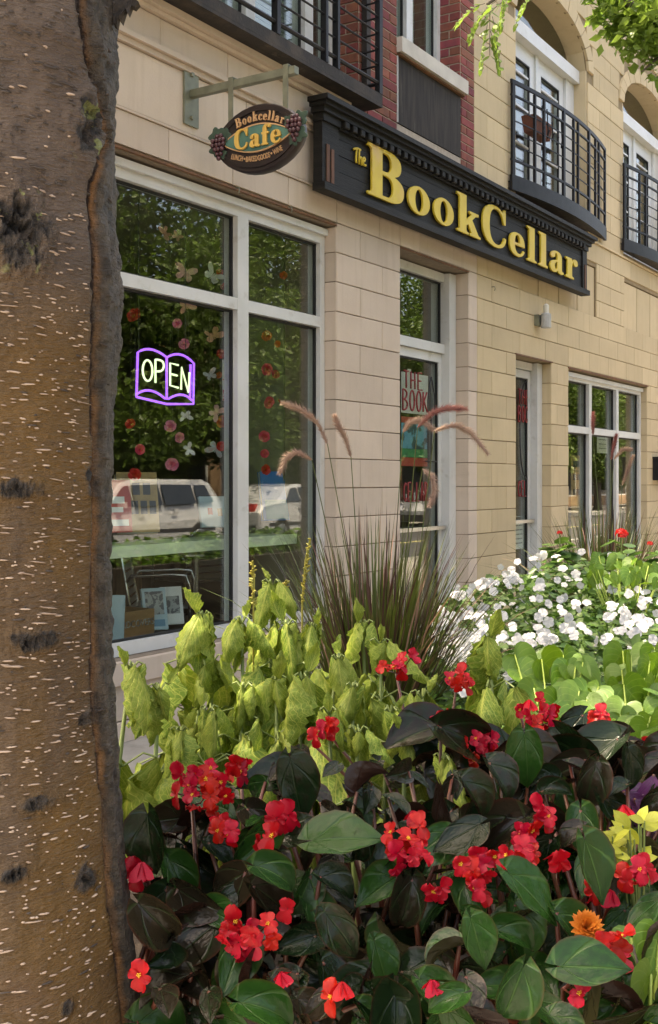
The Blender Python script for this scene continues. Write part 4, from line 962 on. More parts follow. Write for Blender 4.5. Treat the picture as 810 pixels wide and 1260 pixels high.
# ------------------------------------------------------------------ across the street (seen in the glass)
M['carwhite'] = mat('silver white car paint', (.42,.43,.44), .22, coat=.6, spec=.5); M['carglass'] = mat('dark car glass', (.012,.016,.02), .05, spec=.8); M['tyre'] = mat('tyre rubber', (.02,.02,.02), .85); M['alloy'] = mat('alloy wheel', (.45,.46,.47), .3, metal=1); M['tail'] = mat('red lamp lens', (.45,.015,.012), .2); M['headl'] = mat('headlamp lens', (.7,.72,.75), .1); M['trim'] = mat('black trim', (.03,.03,.032), .6)
def car(label, x, y, rz, L, H, prof, wins, cat):
    """prof: lower-left to lower-right side outline as (x,z); body lofted over five cross stations with tumblehome"""
    t = thing(cat.replace(' ', '_'), label, cat, (x, y, -.18), 'parked white vehicles across the street', rz)
    hw = .90
    mb = MB(); n = len(prof)
    st = [(-1,.06,.96),(-.93,.02,1.0),(0,0,1.0),(.93,.02,1.0),(1,.06,.96)]
    for (s, ins, zz) in st:
        for (px, pz) in prof:
            k = max(0, (pz-1.0)/(H-1.0)) if pz > 1.0 else 0
            yy = s*(hw-.22*k)
            mb.v.append((px*(1-ins*.4), yy, pz*(zz if pz > .5 else 1)))
    for i in range(4):
        for j in range(n):
            a, b = i*n+j, i*n+(j+1)%n; mb.f.append((a, b, b+n, a+n)); mb.m.append(0)
    mb.f.append(tuple(reversed(range(n)))); mb.m.append(0); mb.f.append(tuple(4*n+j for j in range(n))); mb.m.append(0)
    mb.build('body', M['carwhite'], t, local=True)
    for s in (-1, 1):
        for w in wins:
            q = MB(); P = []
            for (px, pz) in w:
                k = max(0, (pz-1.0)/(H-1.0)); P.append((px, s*(hw-.22*k+.008), pz))
            q.add(P, [tuple(range(len(P)))] if s < 0 else [tuple(reversed(range(len(P))))]); q.build('window', M['carglass'], t, local=True)
        for wx in (-L*.31, L*.31):
            wh = MB().lathe([(.16,s*hw-.11),(.31,s*hw-.12),(.33,s*hw-.08),(.33,s*hw+.01),(.30,s*hw+.03),(.2,s*hw+.02)] if s > 0 else [(.2,s*hw-.02),(.30,s*hw-.03),(.33,s*hw-.01),(.33,s*hw+.08),(.31,s*hw+.12),(.16,s*hw+.11)], 22, (wx,0,.33), 'y').build('wheel', M['tyre'], t, local=True)
            MB().lathe([(.02,s*(hw+.035)),(.19,s*(hw+.024)),(.2,s*(hw+.015))], 16, (wx,0,.33), 'y').build('rim', M['alloy'], wh, local=True)
        MB().box(-L/2-.012,-L/2+.1,s*.60-.14,s*.60+.14,.72,1.0).build('tail_light', M['tail'], t, local=True)
        MB().box(L/2-.14,L/2+.006,s*.62-.16,s*.62+.16,.62,.78).build('headlight', M['headl'], t, local=True)
        MB().box(.95,1.08,s*hw+(.02 if s > 0 else -.16),s*hw+(.16 if s > 0 else -.02),1.0,1.12).build('mirror', M['carwhite'], t, local=True)
        MB().box(-L*.42,L*.40,s*(hw+.004)-.004,s*(hw+.004)+.006,.48,.55).build('side_trim', M['trim'], t, local=True)
        for hx in (-.75,.25): MB().box(hx,hx+.18,s*(hw+.012)-.012,s*(hw+.012)+.012,.86,.90).build('door_handle', M['carwhite'], t, local=True)
    MB().box(L/2-.02,L/2+.03,-.78,.78,.3,.5).build('bumper', M['trim'], t, local=True); MB().box(-L/2-.03,-L/2+.02,-.78,.78,.3,.5).build('bumper', M['trim'], t, local=True)
    return t
van = [(-2.4,.28),(-2.42,.8),(-2.36,1.05),(-2.1,1.48),(-1.9,1.56),(.3,1.58),(.75,1.50),(1.55,1.02),(2.2,.86),(2.42,.6),(2.4,.28)]
vanw = [[(-2.0,1.08),(-1.45,1.06),(-1.45,1.44),(-1.85,1.45)],[(-1.38,1.06),(-.4,1.04),(-.4,1.46),(-1.38,1.45)],[(-.32,1.04),(.5,1.02),(.5,1.45),(-.32,1.46)],[(.58,1.02),(1.30,1.02),(.75,1.42),(.58,1.44)]]
sed = [(-2.3,.28),(-2.34,.8),(-2.2,.98),(-1.5,1.05),(-.95,1.40),(-.5,1.46),(.3,1.45),(1.1,1.0),(1.95,.86),(2.26,.62),(2.25,.28)]
sedw = [[(-1.25,1.04),(-.6,1.03),(-.6,1.38),(-.85,1.36)],[(-.53,1.03),(.05,1.02),(.05,1.38),(-.53,1.38)],[(.12,1.02),(.85,1.0),(.32,1.35),(.12,1.37)]]
car('white minivan with dark windows parked across the street', 17.6, -11.9, R(180), 4.8, 1.58, van, vanw, 'minivan')
car('white sedan with red tail lamps parked behind the minivan across the street', 23.6, -11.9, R(0), 4.6, 1.46, sed, sedw, 'sedan')
car('white sedan parked farther along across the street', 33.0, -11.9, R(180), 4.6, 1.46, sed, sedw, 'sedan')
# far building
M['farbrick'] = mat('tan brick', (.34,.22,.13), .9, (.26,.16,.09), 6, stretch=(1,1,5), bump=.4)
fbd = thing('street_building', 'tan brick row of shops across the street', 'building', (20, -18, 0))
ops = [(x, x+1.3, z, z+1.7) for x in [2+3.0*i for i in range(28)] for z in (3.6,)] + [(x, x+2.2, .5, 2.7) for x in [2+3.0*i for i in range(28)]]
mbx = MB(); xs = sorted(set([0,88]+[v for o in ops for v in o[:2]])); zs = sorted(set([0,6.6]+[v for o in ops for v in o[2:]]))
for i in range(len(xs)-1):
    for j in range(len(zs)-1):
        cx, cz = (xs[i]+xs[i+1])/2, (zs[j]+zs[j+1])/2
        if not any(o[0] < cx < o[1] and o[2] < cz < o[3] for o in ops): mbx.box(xs[i],xs[i+1],-18.4,-17.9,zs[j]-.05,zs[j+1])
mbx.build('wall', M['farbrick'], fbd)
B('roof', M['asphalt'], fbd, (0,88,-26,-18.401,6.2,6.4,0)); B('coping', M['kerb'], fbd, (-.1,88.1,-18.5,-17.8,6.601,6.75,0)); B('rear_wall', M['farbrick'], fbd, (0,88,-26,-25.8,-.04,6.19,0))
for o in ops:
    f = B('window', M['white'], fbd, (o[0],o[0]+.06,-18.1,-18,o[2],o[3],0),(o[1]-.06,o[1],-18.1,-18,o[2],o[3],0),(o[0]+.06,o[1]-.06,-18.1,-18,o[3]-.06,o[3],0),(o[0]+.06,o[1]-.06,-18.1,-18,o[2],o[2]+.06,0))
    B('pane', M['carglass'], f, (o[0]+.061,o[1]-.061,-18.06,-18.05,o[2]+.061,o[3]-.061,0))
# patio umbrella on the far pavement
um = thing('patio_umbrella', 'orange patio umbrella on the pavement across the street', 'umbrella', (17.0, -13.9, -.045))
mb = MB(); n = 8
P = [(0,0,2.62)]+[(1.25*math.cos(2*math.pi*i/n),1.25*math.sin(2*math.pi*i/n),2.02) for i in range(n)]+[(1.25*math.cos(2*math.pi*i/n),1.25*math.sin(2*math.pi*i/n),1.86) for i in range(n)]
mb.add(P, [(0,1+i,1+(i+1)%n) for i in range(n)]+[(1+i,1+n+i,1+n+(i+1)%n,1+(i+1)%n) for i in range(n)]); mb.build('canopy', mat('orange canvas', (.42,.17,.04), .8, trans=.3), um, local=True)
MB().lathe([(.022,0),(.022,2.66)], 10).build('pole', M['woodbrown'], um, local=True); MB().lathe([(.25,0),(.25,.06),(.05,.1)], 16).build('base', M['trim'], um, local=True)
# ------------------------------------------------------------------ trees
M['bark2'] = mat('grey bark', (.12,.10,.08), .9, (.07,.06,.05), 8, bump=1, bscale=40, stretch=(3,3,.6))
def fol(name, c, c2, tr=.42): return mat(name, c, .45, c2, 3.0, trans=tr, bump=0, spec=.4)
M['fol1'] = fol('street tree leaf', (.060,.125,.022), (.11,.19,.035)); M['fol2'] = fol('far tree leaf', (.055,.105,.016), (.10,.16,.022)); M['fol3'] = fol('sun brightened leaf', (.13,.23,.035), (.20,.30,.05), .55)  # last leaf colour is brightened for the sun on the hanging sprays
def leafcloud(mb, c, rad, n, s, r, flat=1.0):
    for _ in range(n):
        while True:
            v = Vector((r.uniform(-1,1), r.uniform(-1,1), r.uniform(-1,1)))
            if v.length <= 1 and v.length > .25*r.random(): break
        p = Vector(c) + Vector((v.x*rad, v.y*rad, v.z*rad*flat))
        a = Vector((r.uniform(-1,1), r.uniform(-1,1), r.uniform(-.9,.2))).normalized(); nn = (Vector((r.uniform(-1,1), r.uniform(-1,1), r.uniform(.2,1.4)))).normalized()
        b = a.cross(nn); b = b.normalized() if b.length > .05 else a.orthogonal().normalized()
        nz = b.cross(a); q = s*r.uniform(.7,1.3); w = q*.30
        mb.add([p, p+a*q*.45+b*w+nz*q*.08, p+a*q, p+a*q*.45-b*w+nz*q*.08], [(0,1,2),(0,2,3)])
def tree(name, label, x, y, z0, h, rad, seed, leaf, m, n, group, r0=.16, low=2.6, skip=None, bark='bark2'):
    r = random.Random(seed); t = thing(name, label, 'tree', (x, y, z0), group)
    tr = MB(); cl = MB()
    top = Vector((x+r.uniform(-.3,.3), y+r.uniform(-.3,.3), z0+h*.62))
    tr.tube([(x,y,z0-.05),(x,y,z0+.3),(x+.03,y,z0+low*.6),((x+top.x)/2,(y+top.y)/2,z0+h*.42),top], [r0*1.5,r0*1.1,r0,r0*.8,r0*.45], 10)
    cs_ = []
    for i in range(13):
        a = 2.4*i+r.uniform(-.4,.4); f = (i+.5)/13; hh = z0+low+(h-low)*f
        rr = rad*(math.sin(math.pi*min(1,.25+.72*f))**.7)*r.uniform(.6,.95)
        e = Vector((x+rr*math.cos(a), y+rr*math.sin(a), hh)); s = Vector((x+(top.x-x)*f*.8, y+(top.y-y)*f*.8, z0+low*.75+(h*.6-low*.75)*f*.9))
        if skip and skip(e): continue
        tr.tube([s, s.lerp(e,.5)+Vector((0,0,.15)), e], [r0*.45,r0*.28,r0*.1], 6); cs_.append((e, rad*r.uniform(.38,.55)))
        cs_.append((s.lerp(e,.55), rad*.35))
    cs_.append((Vector((x,y,z0+h-.5)), rad*.5))
    tr.build('trunk', M[bark], t, True)
    for c, q in cs_: leafcloud(cl, c, q, n//len(cs_), leaf, r, .75)
    tag(cl.build('crown', M[m], t), kind='stuff')
    return t
gt = 'street trees on the far pavement'
for i, (x, y, h, rd_) in enumerate(((10.5,-14.3,9.5,3.2),(15.2,-14.6,9.2,3.1),(20.0,-14.2,9.6,3.3),(25.0,-14.4,8.6,3.1),(30.5,-14.3,9,3.2),(38,-14.3,8.5,3.2),(46,-14.3,9,3.4),(54,-14.3,8.5,3.4),(63,-14.3,9,3.6))):
    tree('street_tree', ['leafy street tree across the street, nearest the left','leafy tree rising behind the orange umbrella','leafy tree standing behind the white minivan','leafy tree standing behind the white sedan','tall leafy tree farther right across the street','leafy tree sixth from the left across the street','leafy tree seventh from the left across the street','leafy tree eighth from the left across the street','last leafy tree at the right across the street'][i], x, y, -.04, h, rd_, 20+i, .19, 'fol2', 30000, gt, low=1.9)
# near street tree (its trunk stands right of the view), low sprays hang into the picture
def block(e): return e.y > -1.2
nt_ = tree('street_tree', 'street tree at the kerb whose leafy sprays hang in front of the upper balconies', 6.3, -5.4+.35, 0, 6.6, 2.3, 77, .10, 'fol1', 9000, 'street trees along the near kerb', low=3.3, skip=lambda e: e.y > -2.6 or e.x < 4.5)
def pinnate(mb, base, dirv, L, ls, r, k=7):
    """compound leaf: curved rachis with paired leaflets"""
    d = dirv.normalized(); p = base.copy(); side = d.cross(UP); side = side.normalized() if side.length > .1 else RIGHT
    pts = [p.copy()]
    for i in range(k):
        d = (d + Vector((0,0,-.16))).normalized(); p = p + d*(L/k); pts.append(p.copy())
        for s in (-1, 1):
            a = (side*s*.9 + d*.55 + Vector((0,0,-.25+r.uniform(-.15,.15)))).normalized(); nn = (UP*.8 + RIGHT*r.uniform(-.5,.5) - FWD*.5).normalized()
            b = a.cross(nn).normalized(); q = ls*r.uniform(.8,1.15); w = q*.20
            mb.add([p, p+a*q*.35+b*w, p+a*q*.7+b*w*.8, p+a*q, p+a*q*.7-b*w*.8, p+a*q*.35-b*w], [(0,1,2,3,4,5)])
    a = d; b = a.cross(UP).normalized(); mb.add([p, p+a*ls*.4+b*ls*.2, p+a*ls, p+a*ls*.4-b*ls*.2], [(0,1,2,3)])
    return pts
r = random.Random(5)
sp = MB(); tw = MB()
tips = [at(590,8,3.4), at(606,40,3.4)]
fork = Vector((4.6,-4.2,3.5))
tw.tube([(6.3,-5.05,3.0), fork, at(700,-90,3.7), at(640,-25,3.45), at(600,5,3.4)], [.06,.035,.018,.010,.005], 6)
for (px, py, dx, dy, L) in ((640,-6,-1,.1,.13),(628,-2,-.5,.7,.11),(612,0,-.9,.5,.13),(603,2,.0,1,.16),(600,8,-.6,.6,.10),(597,4,-1,.12,.10),(606,20,.25,1,.15),(600,30,-.25,1,.13),(622,-8,-.2,1,.09),(655,-8,-.6,.6,.10),(603,36,.4,1,.11)):
    pt_ = pinnate(sp, at(px,py,3.4+r.uniform(-.08,.08)), RIGHT*dx - UP*dy, L, .036, r, 6); tw.tube(pt_, .0012, 4, cap=False)
tw.build('branch', M['bark2'], nt_, True); tag(sp.build('leaf_spray', M['fol3'], nt_), kind='stuff')
sp = MB(); tw = MB()
tw.tube([(6.3,-5.05,3.4), at(900,-60,5.0), at(812,35,4.95), at(775,5,4.9), at(735,-30,4.9)], [.09,.05,.03,.02,.008], 6)
tw.tube([at(850,-10,5.0), at(812,70,4.9), at(790,88,4.85)], [.02,.008,.003], 5)
r = random.Random(9)
for (px, py, rad, n) in ((735,-8,.05,40),(752,8,.09,150),(770,22,.10,210),(790,32,.11,260),(808,45,.10,240),(800,8,.12,300),(775,-6,.12,240),(815,70,.07,90),(742,14,.05,35),(757,30,.05,45),(780,50,.05,50),(806,88,.035,26),(795,64,.05,50),(733,22,.02,5),(741,47,.02,5),(770,60,.03,8),(772,74,.03,8),(800,100,.03,9),(830,20,.15,300)):
    leafcloud(sp, at(px,py,4.9+r.uniform(-.12,.12)), rad*1.1, int(n*.5), .055, r)
tw.build('branch', M['bark2'], nt_, True); tag(sp.build('leaf_spray', M['fol3'], nt_), kind='stuff')

# ------------------------------------------------------------------ the near trunk
RC, DC = -.37, 1.2
TC = CAMP + FWD*DC + RIGHT*RC                    # trunk axis
def lin(tab, v):
    if v <= tab[0][0]: return tab[0][1]
    for (a, b), (c, d) in zip(tab[:-1], tab[1:]):
        if v <= c: return b+(d-b)*(v-a)/(c-a)
    return tab[-1][1]
EDGE = [(-300,140),(0,143),(40,146),(60,141),(150,139),(200,143),(240,141),(300,148),(350,150),(400,148),(480,138),(600,134),(700,132),(800,133),(900,137),(1000,143),(1100,150),(1200,160),(1260,166),(1450,190),(1700,235),(2000,275)]
SEAM = [(-300,90),(0,98),(60,108),(100,118),(150,131),(180,118),(230,112),(300,116),(400,118),(500,116),(600,115),(700,114),(800,116),(900,118),(950,124),(1050,132),(1150,142),(1260,155),(1450,178),(1700,220),(2000,255)]
def zy(z): return HY + (CAM_H-z)*F/(DC-.1)       # photo row of a height on the trunk's near face
def radius(z): return (lin(EDGE, zy(z))-CX)/F*DC - RC
def phi_of(px, z):
    best = min(range(-80,90), key=lambda a: abs(CX+F*(RC+radius(z)*math.sin(R(a)))/(DC-radius(z)*math.cos(R(a)))-px)); return R(best)
KNOTS = [(106,145,32,44,.013),(24,292,34,48,.012),(20,602,38,12,.003),(110,592,12,22,.003),(42,788,36,13,.003),(52,985,28,10,.003),(108,1092,22,18,.004),(104,895,16,10,.003),(20,1062,20,9,.003),(84,1235,10,9,.002),(150,12,10,20,.004)]
KN = []
for (px, py, w, h, a) in KNOTS:
    z = CAM_H-(py-HY)*(DC-.1)/F; KN.append((phi_of(px, z), z, w/F*1.08/.15, h/F*1.08, a))
zs = [-.05+i*.02 for i in range(36)] + [.69+i*.004 for i in range(300)] + [1.9+i*.03 for i in range(46)]
NA = 150; V = []; colr = []
seamphi = {}
for z in zs:
    seamphi[z] = phi_of(lin(SEAM, zy(z)), z) if .6 < z < 2.2 else seamphi.get('last', R(45)); seamphi['last'] = seamphi[z]
kk = list(zs)
def trunk_r(ph, z, R0, sph):
    fx = (math.cos(ph)*R0*1.0, math.sin(ph)*R0, z)
    nlo = noise.noise(Vector((fx[0]*6, fx[1]*6, z*2.2))); nhi = noise.fractal(Vector((fx[0]*45, fx[1]*45, z*28)), .8, 2.1, 4)
    dr = .006*nlo + .0016*nhi
    d = ph - sph; w = noise.noise(Vector((z*9, 3.1, .7)))*.035
    d += w
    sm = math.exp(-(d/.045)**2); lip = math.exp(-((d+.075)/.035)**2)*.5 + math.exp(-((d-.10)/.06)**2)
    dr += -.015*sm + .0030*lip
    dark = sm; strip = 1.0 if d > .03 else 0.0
    if strip: dr += .0032*noise.fractal(Vector((fx[0]*80, fx[1]*80, z*55)), .7, 2.2, 3)
    kd = 0
    for (kp, kz, kw, kh, ka) in KN:
        e = ((ph-kp)/kw)**2 + ((z-kz)/kh)**2
        e += .9*noise.noise(Vector((ph*14, z*60, 2.0))) + .5*noise.noise(Vector((ph*45, z*170, 7.0)))
        if e < 2.2:
            g = math.exp(-e*1.6); kd = max(kd, min(1, g*1.35)); rough_ = noise.fractal(Vector((ph*40, z*130, 5)), .6, 2.1, 3)
            dr += ka*(math.exp(-(e-.9)**2*2.2)*.45 - .45*g) + .0065*g*rough_
    return dr, dark, strip, kd, lip
for zi, z in enumerate(zs):
    R0 = radius(z); cxo = 0
    for j in range(NA):
        # finer steps on the side that faces the street scene
        u = j/NA; ph = (-math.pi + 2*math.pi*u); ph = ph - .72*math.sin(ph-.5)*1.0
        dr, dark, strip, kd, lip = trunk_r(ph, z, R0, seamphi[z])
        rr = R0+dr; p = TC - FWD*(rr*math.cos(ph)) + RIGHT*(rr*math.sin(ph)); V.append((p.x, p.y, z))
        colr.append((max(dark, 0), strip, kd, max(0, lip-.3)))
Fc = []
for i in range(len(zs)-1):
    for j in range(NA):
        a, b = i*NA+j, i*NA+(j+1)%NA; Fc.append((a, b, b+NA, a+NA))
me = bpy.data.meshes.new('trunk'); me.from_pydata(V, [], Fc); me.polygons.foreach_set('use_smooth', [True]*len(Fc))
ca = me.color_attributes.new('bark', 'FLOAT_COLOR', 'POINT')
ca.data.foreach_set('color', [q for c in colr for q in c])
k = NT('cherry bark'); geo = k.n('NewGeometry'); pos = geo.outputs['Position']; at_ = k.n('Attribute', attribute_name='bark'); sp_ = k.n('SeparateColor'); k.l(at_.outputs['Color'], sp_.inputs[0])
sx = k.n('SeparateXYZ'); k.l(pos, sx.inputs[0])
olive = k.mix(k.ramp(k.noise(pos, 7, 5), .35, .7), C4((.125,.064,.010)), C4((.068,.036,.009)))
grey = k.mix(k.ramp(k.noise(pos, 12, 5), .35, .7), C4((.098,.066,.044)), C4((.046,.031,.022)))
high = k.ramp(k.math('ADD', sx.outputs[2], k.math('MULTIPLY', k.noise(pos, 5, 4), .35)), 1.62, 1.80)
sidew = k.ramp(k.noise(k.scaled(pos, (1,1,.25)), 9, 3), .48, .62)
base = k.mix(k.math('MAXIMUM', high, k.math('MULTIPLY', sidew, .55)), olive, grey)
hz = k.noise(k.scaled(pos, (3,3,40)), 4, 4); base = k.mix(k.math('MULTIPLY', k.ramp(hz, .56, .75), .5), base, C4((.045,.030,.020)))
fine = k.noise(k.scaled(pos, (60,60,240)), 3, 3); base = k.mix(k.math('MULTIPLY', k.ramp(fine, .52, .70), .6), base, C4((.125,.085,.048)))
pk = k.ramp(k.noise(pos, 4.2, 5, .6), .60, .72); base = k.mix(k.math('MULTIPLY', pk, .35), base, C4((.13,.072,.048)))
stripc = k.mix(k.ramp(k.noise(pos, 55, 5), .4, .65), C4((.085,.066,.045)), C4((.022,.017,.012)))
base = k.mix(sp_.outputs[1], base, stripc)
knot = k.mix(k.ramp(k.noise(pos, 80, 4), .42, .66), C4((.020,.016,.012)), C4((.085,.065,.048)))
base = k.mix(k.ramp(sp_.outputs[2], .25, .6), base, knot)
base = k.mix(k.math('MULTIPLY', k.ramp(sp_.outputs[0], .2, .6), k.ramp(k.noise(k.scaled(pos,(1,1,.3)), 40, 3), .3, .6)), base, C4((.30,.14,.045)))
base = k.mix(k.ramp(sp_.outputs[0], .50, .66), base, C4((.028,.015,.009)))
lich = k.math('MULTIPLY', k.ramp(k.noise(pos, 60, 2), .60, .66), k.ramp(sp_.outputs[2], .05, .3)); base = k.mix(k.math('MULTIPLY', lich, high), base, C4((.20,.22,.07)))
pb = k.n('BsdfPrincipled'); k.l(base, pb.inputs['Base Color']); pb.inputs['Roughness'].default_value = .55; pb.inputs['Specular IOR Level'].default_value = .45
bp = k.n('Bump'); bp.inputs['Strength'].default_value = 1.0; bp.inputs['Distance'].default_value = .006
k.l(k.math('ADD', k.noise(k.scaled(pos,(1,1,3)), 90, 5, .65), k.math('ADD', k.math('MULTIPLY', k.noise(k.scaled(pos, (25,25,120)), 3, 3), .6), k.math('MULTIPLY', k.math('MULTIPLY', k.noise(pos, 170, 4, .7), 3.5), k.math('MAXIMUM', sp_.outputs[2], k.math('MULTIPLY', sp_.outputs[1], .5))))), bp.inputs['Height']); k.l(bp.outputs[0], pb.inputs['Normal']); k.l(pb.outputs[0], k.out.inputs[0])
M['bark'] = k.m; me.materials.append(k.m)
tt = thing('cherry_tree', 'large tree trunk with pale dashes and a long bark seam at the left edge', 'tree', (TC.x, TC.y, 0), 'street trees along the near kerb')
link('trunk', me, tt)
# raised breathing pores: pale dashes lying on the bark
M['lent'] = mat('pale bark pore', (.42,.32,.24), .7, (.25,.18,.13), 30, thr=(.4,.6)); M['lentd'] = mat('dark bark pore', (.030,.022,.017), .75, (.060,.046,.036), 60)
r = random.Random(12); lm = MB()
def nearest_seam(z): return seamphi[min(kk[36:336], key=lambda q: abs(q-z))]
cnt = 0
cand = []
for _ in range(8200):
    z = r.uniform(.70, 1.90); ph = r.uniform(-.75, 1.45)
    R0 = radius(z); sph = nearest_seam(z)
    if ph > sph-.10: 
        if r.random() > .25: continue
    dens = .35+.65*(noise.noise(Vector((ph*3, z*7, 9)))*.5+.5)
    if r.random() > dens*.62: continue
    hi = z > 1.62+.1*noise.noise(Vector((ph*4, z*6, 1)))
    L = r.choice([.0014,.0018,.0024,.003,.004,.005,.006,.009]) * r.uniform(.8,1.25); hgt = r.uniform(.0008,.0015)*(1.35 if hi else 1)
    L *= r.uniform(.5,1.5); tilt = -.07+r.uniform(-.12,.12) + .18*max(0,(1.15-z))
    tq = trunk_r(ph, z, R0, sph); dr = tq[0]; n = 6
    if tq[3] > .15 or tq[1] > .3: continue; P = []; Q = []
    ring = []
    for i in range(n):
        a = 2*math.pi*i/n; du = L*math.cos(a); dv = hgt*math.sin(a)+du*tilt
        ring.append((ph+du/R0, z+dv))
    def pp(ph_, z_, o): q = TC - FWD*((R0+dr+o)*math.cos(ph_)) + RIGHT*((R0+dr+o)*math.sin(ph_)); return (q.x, q.y, z_)
    P = [pp(a, b, -.0012) for a, b in ring] + [pp(ph+(a-ph)*.55, z+(b-z)*.55, .0011) for a, b in ring]
    lm.add(P, [(i,(i+1)%n,n+(i+1)%n,n+i) for i in range(n)]+[tuple(range(n,2*n))], 1 if (hi and r.random() > .15) or ph > sph-.1 or r.random() < .1 else 0)
tag(lm.build('bark_pores', [M['lent'], M['lentd']], tt, True), kind='stuff')
# torn bark flap at the top edge
fm = MB(); fr = random.Random(2)
b0 = at(146, -20, 1.17); 
outl = [(140,-30),(172,-30),(166,0),(173,8),(168,14),(164,12),(160,22),(157,16),(152,32),(148,26),(146,38),(142,34),(141,10)]
fpts = [at(x, y, 1.185+.004*(i%3)) for i, (x, y) in enumerate(outl)]
nn_ = -FWD*.012
fm.add([p for p in fpts]+[p+nn_ for p in fpts], [tuple(range(len(fpts))), tuple(reversed(range(len(fpts),2*len(fpts))))]+[(i,i+len(fpts),(i+1)%len(fpts)+len(fpts),(i+1)%len(fpts)) for i in range(len(fpts))])
fm.build('bark_flap', mat('rough dark bark', (.05,.038,.028), .9, (.02,.016,.012), 60, bump=1, bscale=150), tt)
# limbs and crown above the picture, plus unseen clumps added to shade the plants
cl = MB(); lb = MB(); r = random.Random(31)
for i in range(9):
    a = 2.4*i; e = Vector((TC.x+1.5*math.cos(a)*r.uniform(.6,1), TC.y-.3+1.1*math.sin(a)*r.uniform(.6,1), 4.0+r.uniform(-.4,1.5))); s = Vector((TC.x, TC.y, 2.9+.03*i))
    lb.tube([s, s.lerp(e,.5)+Vector((0,0,.2)), e], [.05,.035,.01], 6); leafcloud(cl, e, .6, 330, .10, r, .7)
for (dx, dy, dz_, q, nn_) in ((-.40,1.25,4.5,.5,900),(-.15,1.0,4.2,.4,500),(-.55,1.5,4.9,.45,600),(-.7,1.1,4.6,.4,400)):  # extra leaf clumps placed sunward to shade the begonias alone
    e = Vector((TC.x+dx, TC.y+dy, dz_)); lb.tube([(TC.x,TC.y,3.1), (TC.x+dx*.5,TC.y+dy*.5,3.9), e], [.05,.03,.01], 6); leafcloud(cl, e, q, nn_, .10, r, .7)
for (x_, y_, z_, q, nn_) in ((1.0,-1.5,4.6,.5,300),(1.6,-1.3,4.8,.5,280),(.6,-1.0,4.9,.5,260),(1.9,-1.9,4.7,.5,280),(1.3,-2.1,4.5,.4,220),(2.3,-1.2,5.0,.5,260)):  # more unseen clumps added to dapple the sun on the bed
    e = Vector((x_, y_, z_)); lb.tube([(TC.x,TC.y,3.1), Vector((TC.x,TC.y,3.2)).lerp(e,.5)+UP*.4, e], [.05,.03,.01], 6); leafcloud(cl, e, q, nn_, .10, r, .6)
lb.tube([(TC.x,TC.y,3.2),(TC.x,TC.y,5.2)], [.13,.03], 8)
lb.build('limbs', M['bark2'], tt, True); tag(cl.build('crown', M['fol1'], tt), kind='stuff')

cl = MB(); lb = MB(); r = random.Random(37); hub = Vector((5.9,-4.6,3.6))
lb.tube([(6.3,-5.05,3.2), hub], [.08,.06], 7)
for (x_, y_, z_, q, nn_) in ((2.9,-1.5,5.0,.55,300),(3.5,-1.0,5.2,.55,300),(4.1,-1.5,5.3,.55,280),(3.3,-2.1,5.0,.5,280),(2.7,-.8,5.2,.45,220),(4.6,-1.9,5.4,.5,260),(3.9,-2.5,5.1,.5,240),(4.7,-1.0,5.6,.5,260)):  # unseen canopy added here to break up the sun on the planter
    e = Vector((x_, y_, z_)); lb.tube([hub, hub.lerp(e,.5)+UP*.3, e], [.05,.03,.01], 6); leafcloud(cl, e, q, nn_, .10, r, .6)
lb.build('limbs', M['bark2'], nt_, True); tag(cl.build('crown', M['fol1'], nt_), kind='stuff')
# ------------------------------------------------------------------ planter bed
SOIL = .60
pl = thing('raised_planter', 'long raised concrete planter full of flowers along the pavement', 'planter', (3.5, -3.1, 0))
px0, px1, py0, py1 = 1.06, 11.2, -3.98, -2.2
M['planterwall'] = mat('dark brown planter', (.035,.028,.022), .8, (.025,.02,.016), 6, bump=.3)
B('planter_wall', M['planterwall'], pl, (px0,px1,py0,py0+.1,0.002,.62,0), (px0,px1,py1-.1,py1,0.002,.62,0), (px0,px0+.1,py0+.1,py1-.1,0.002,.62,0), (px1-.1,px1,py0+.1,py1-.1,0.002,.62,0))
B('soil', mat('dark soil', (.035,.024,.016), .95, (.02,.014,.01), 30, bump=1, bscale=80), pl, (px0+.1,px1-.1,py0+.1,py1-.1,.3,SOIL,0))

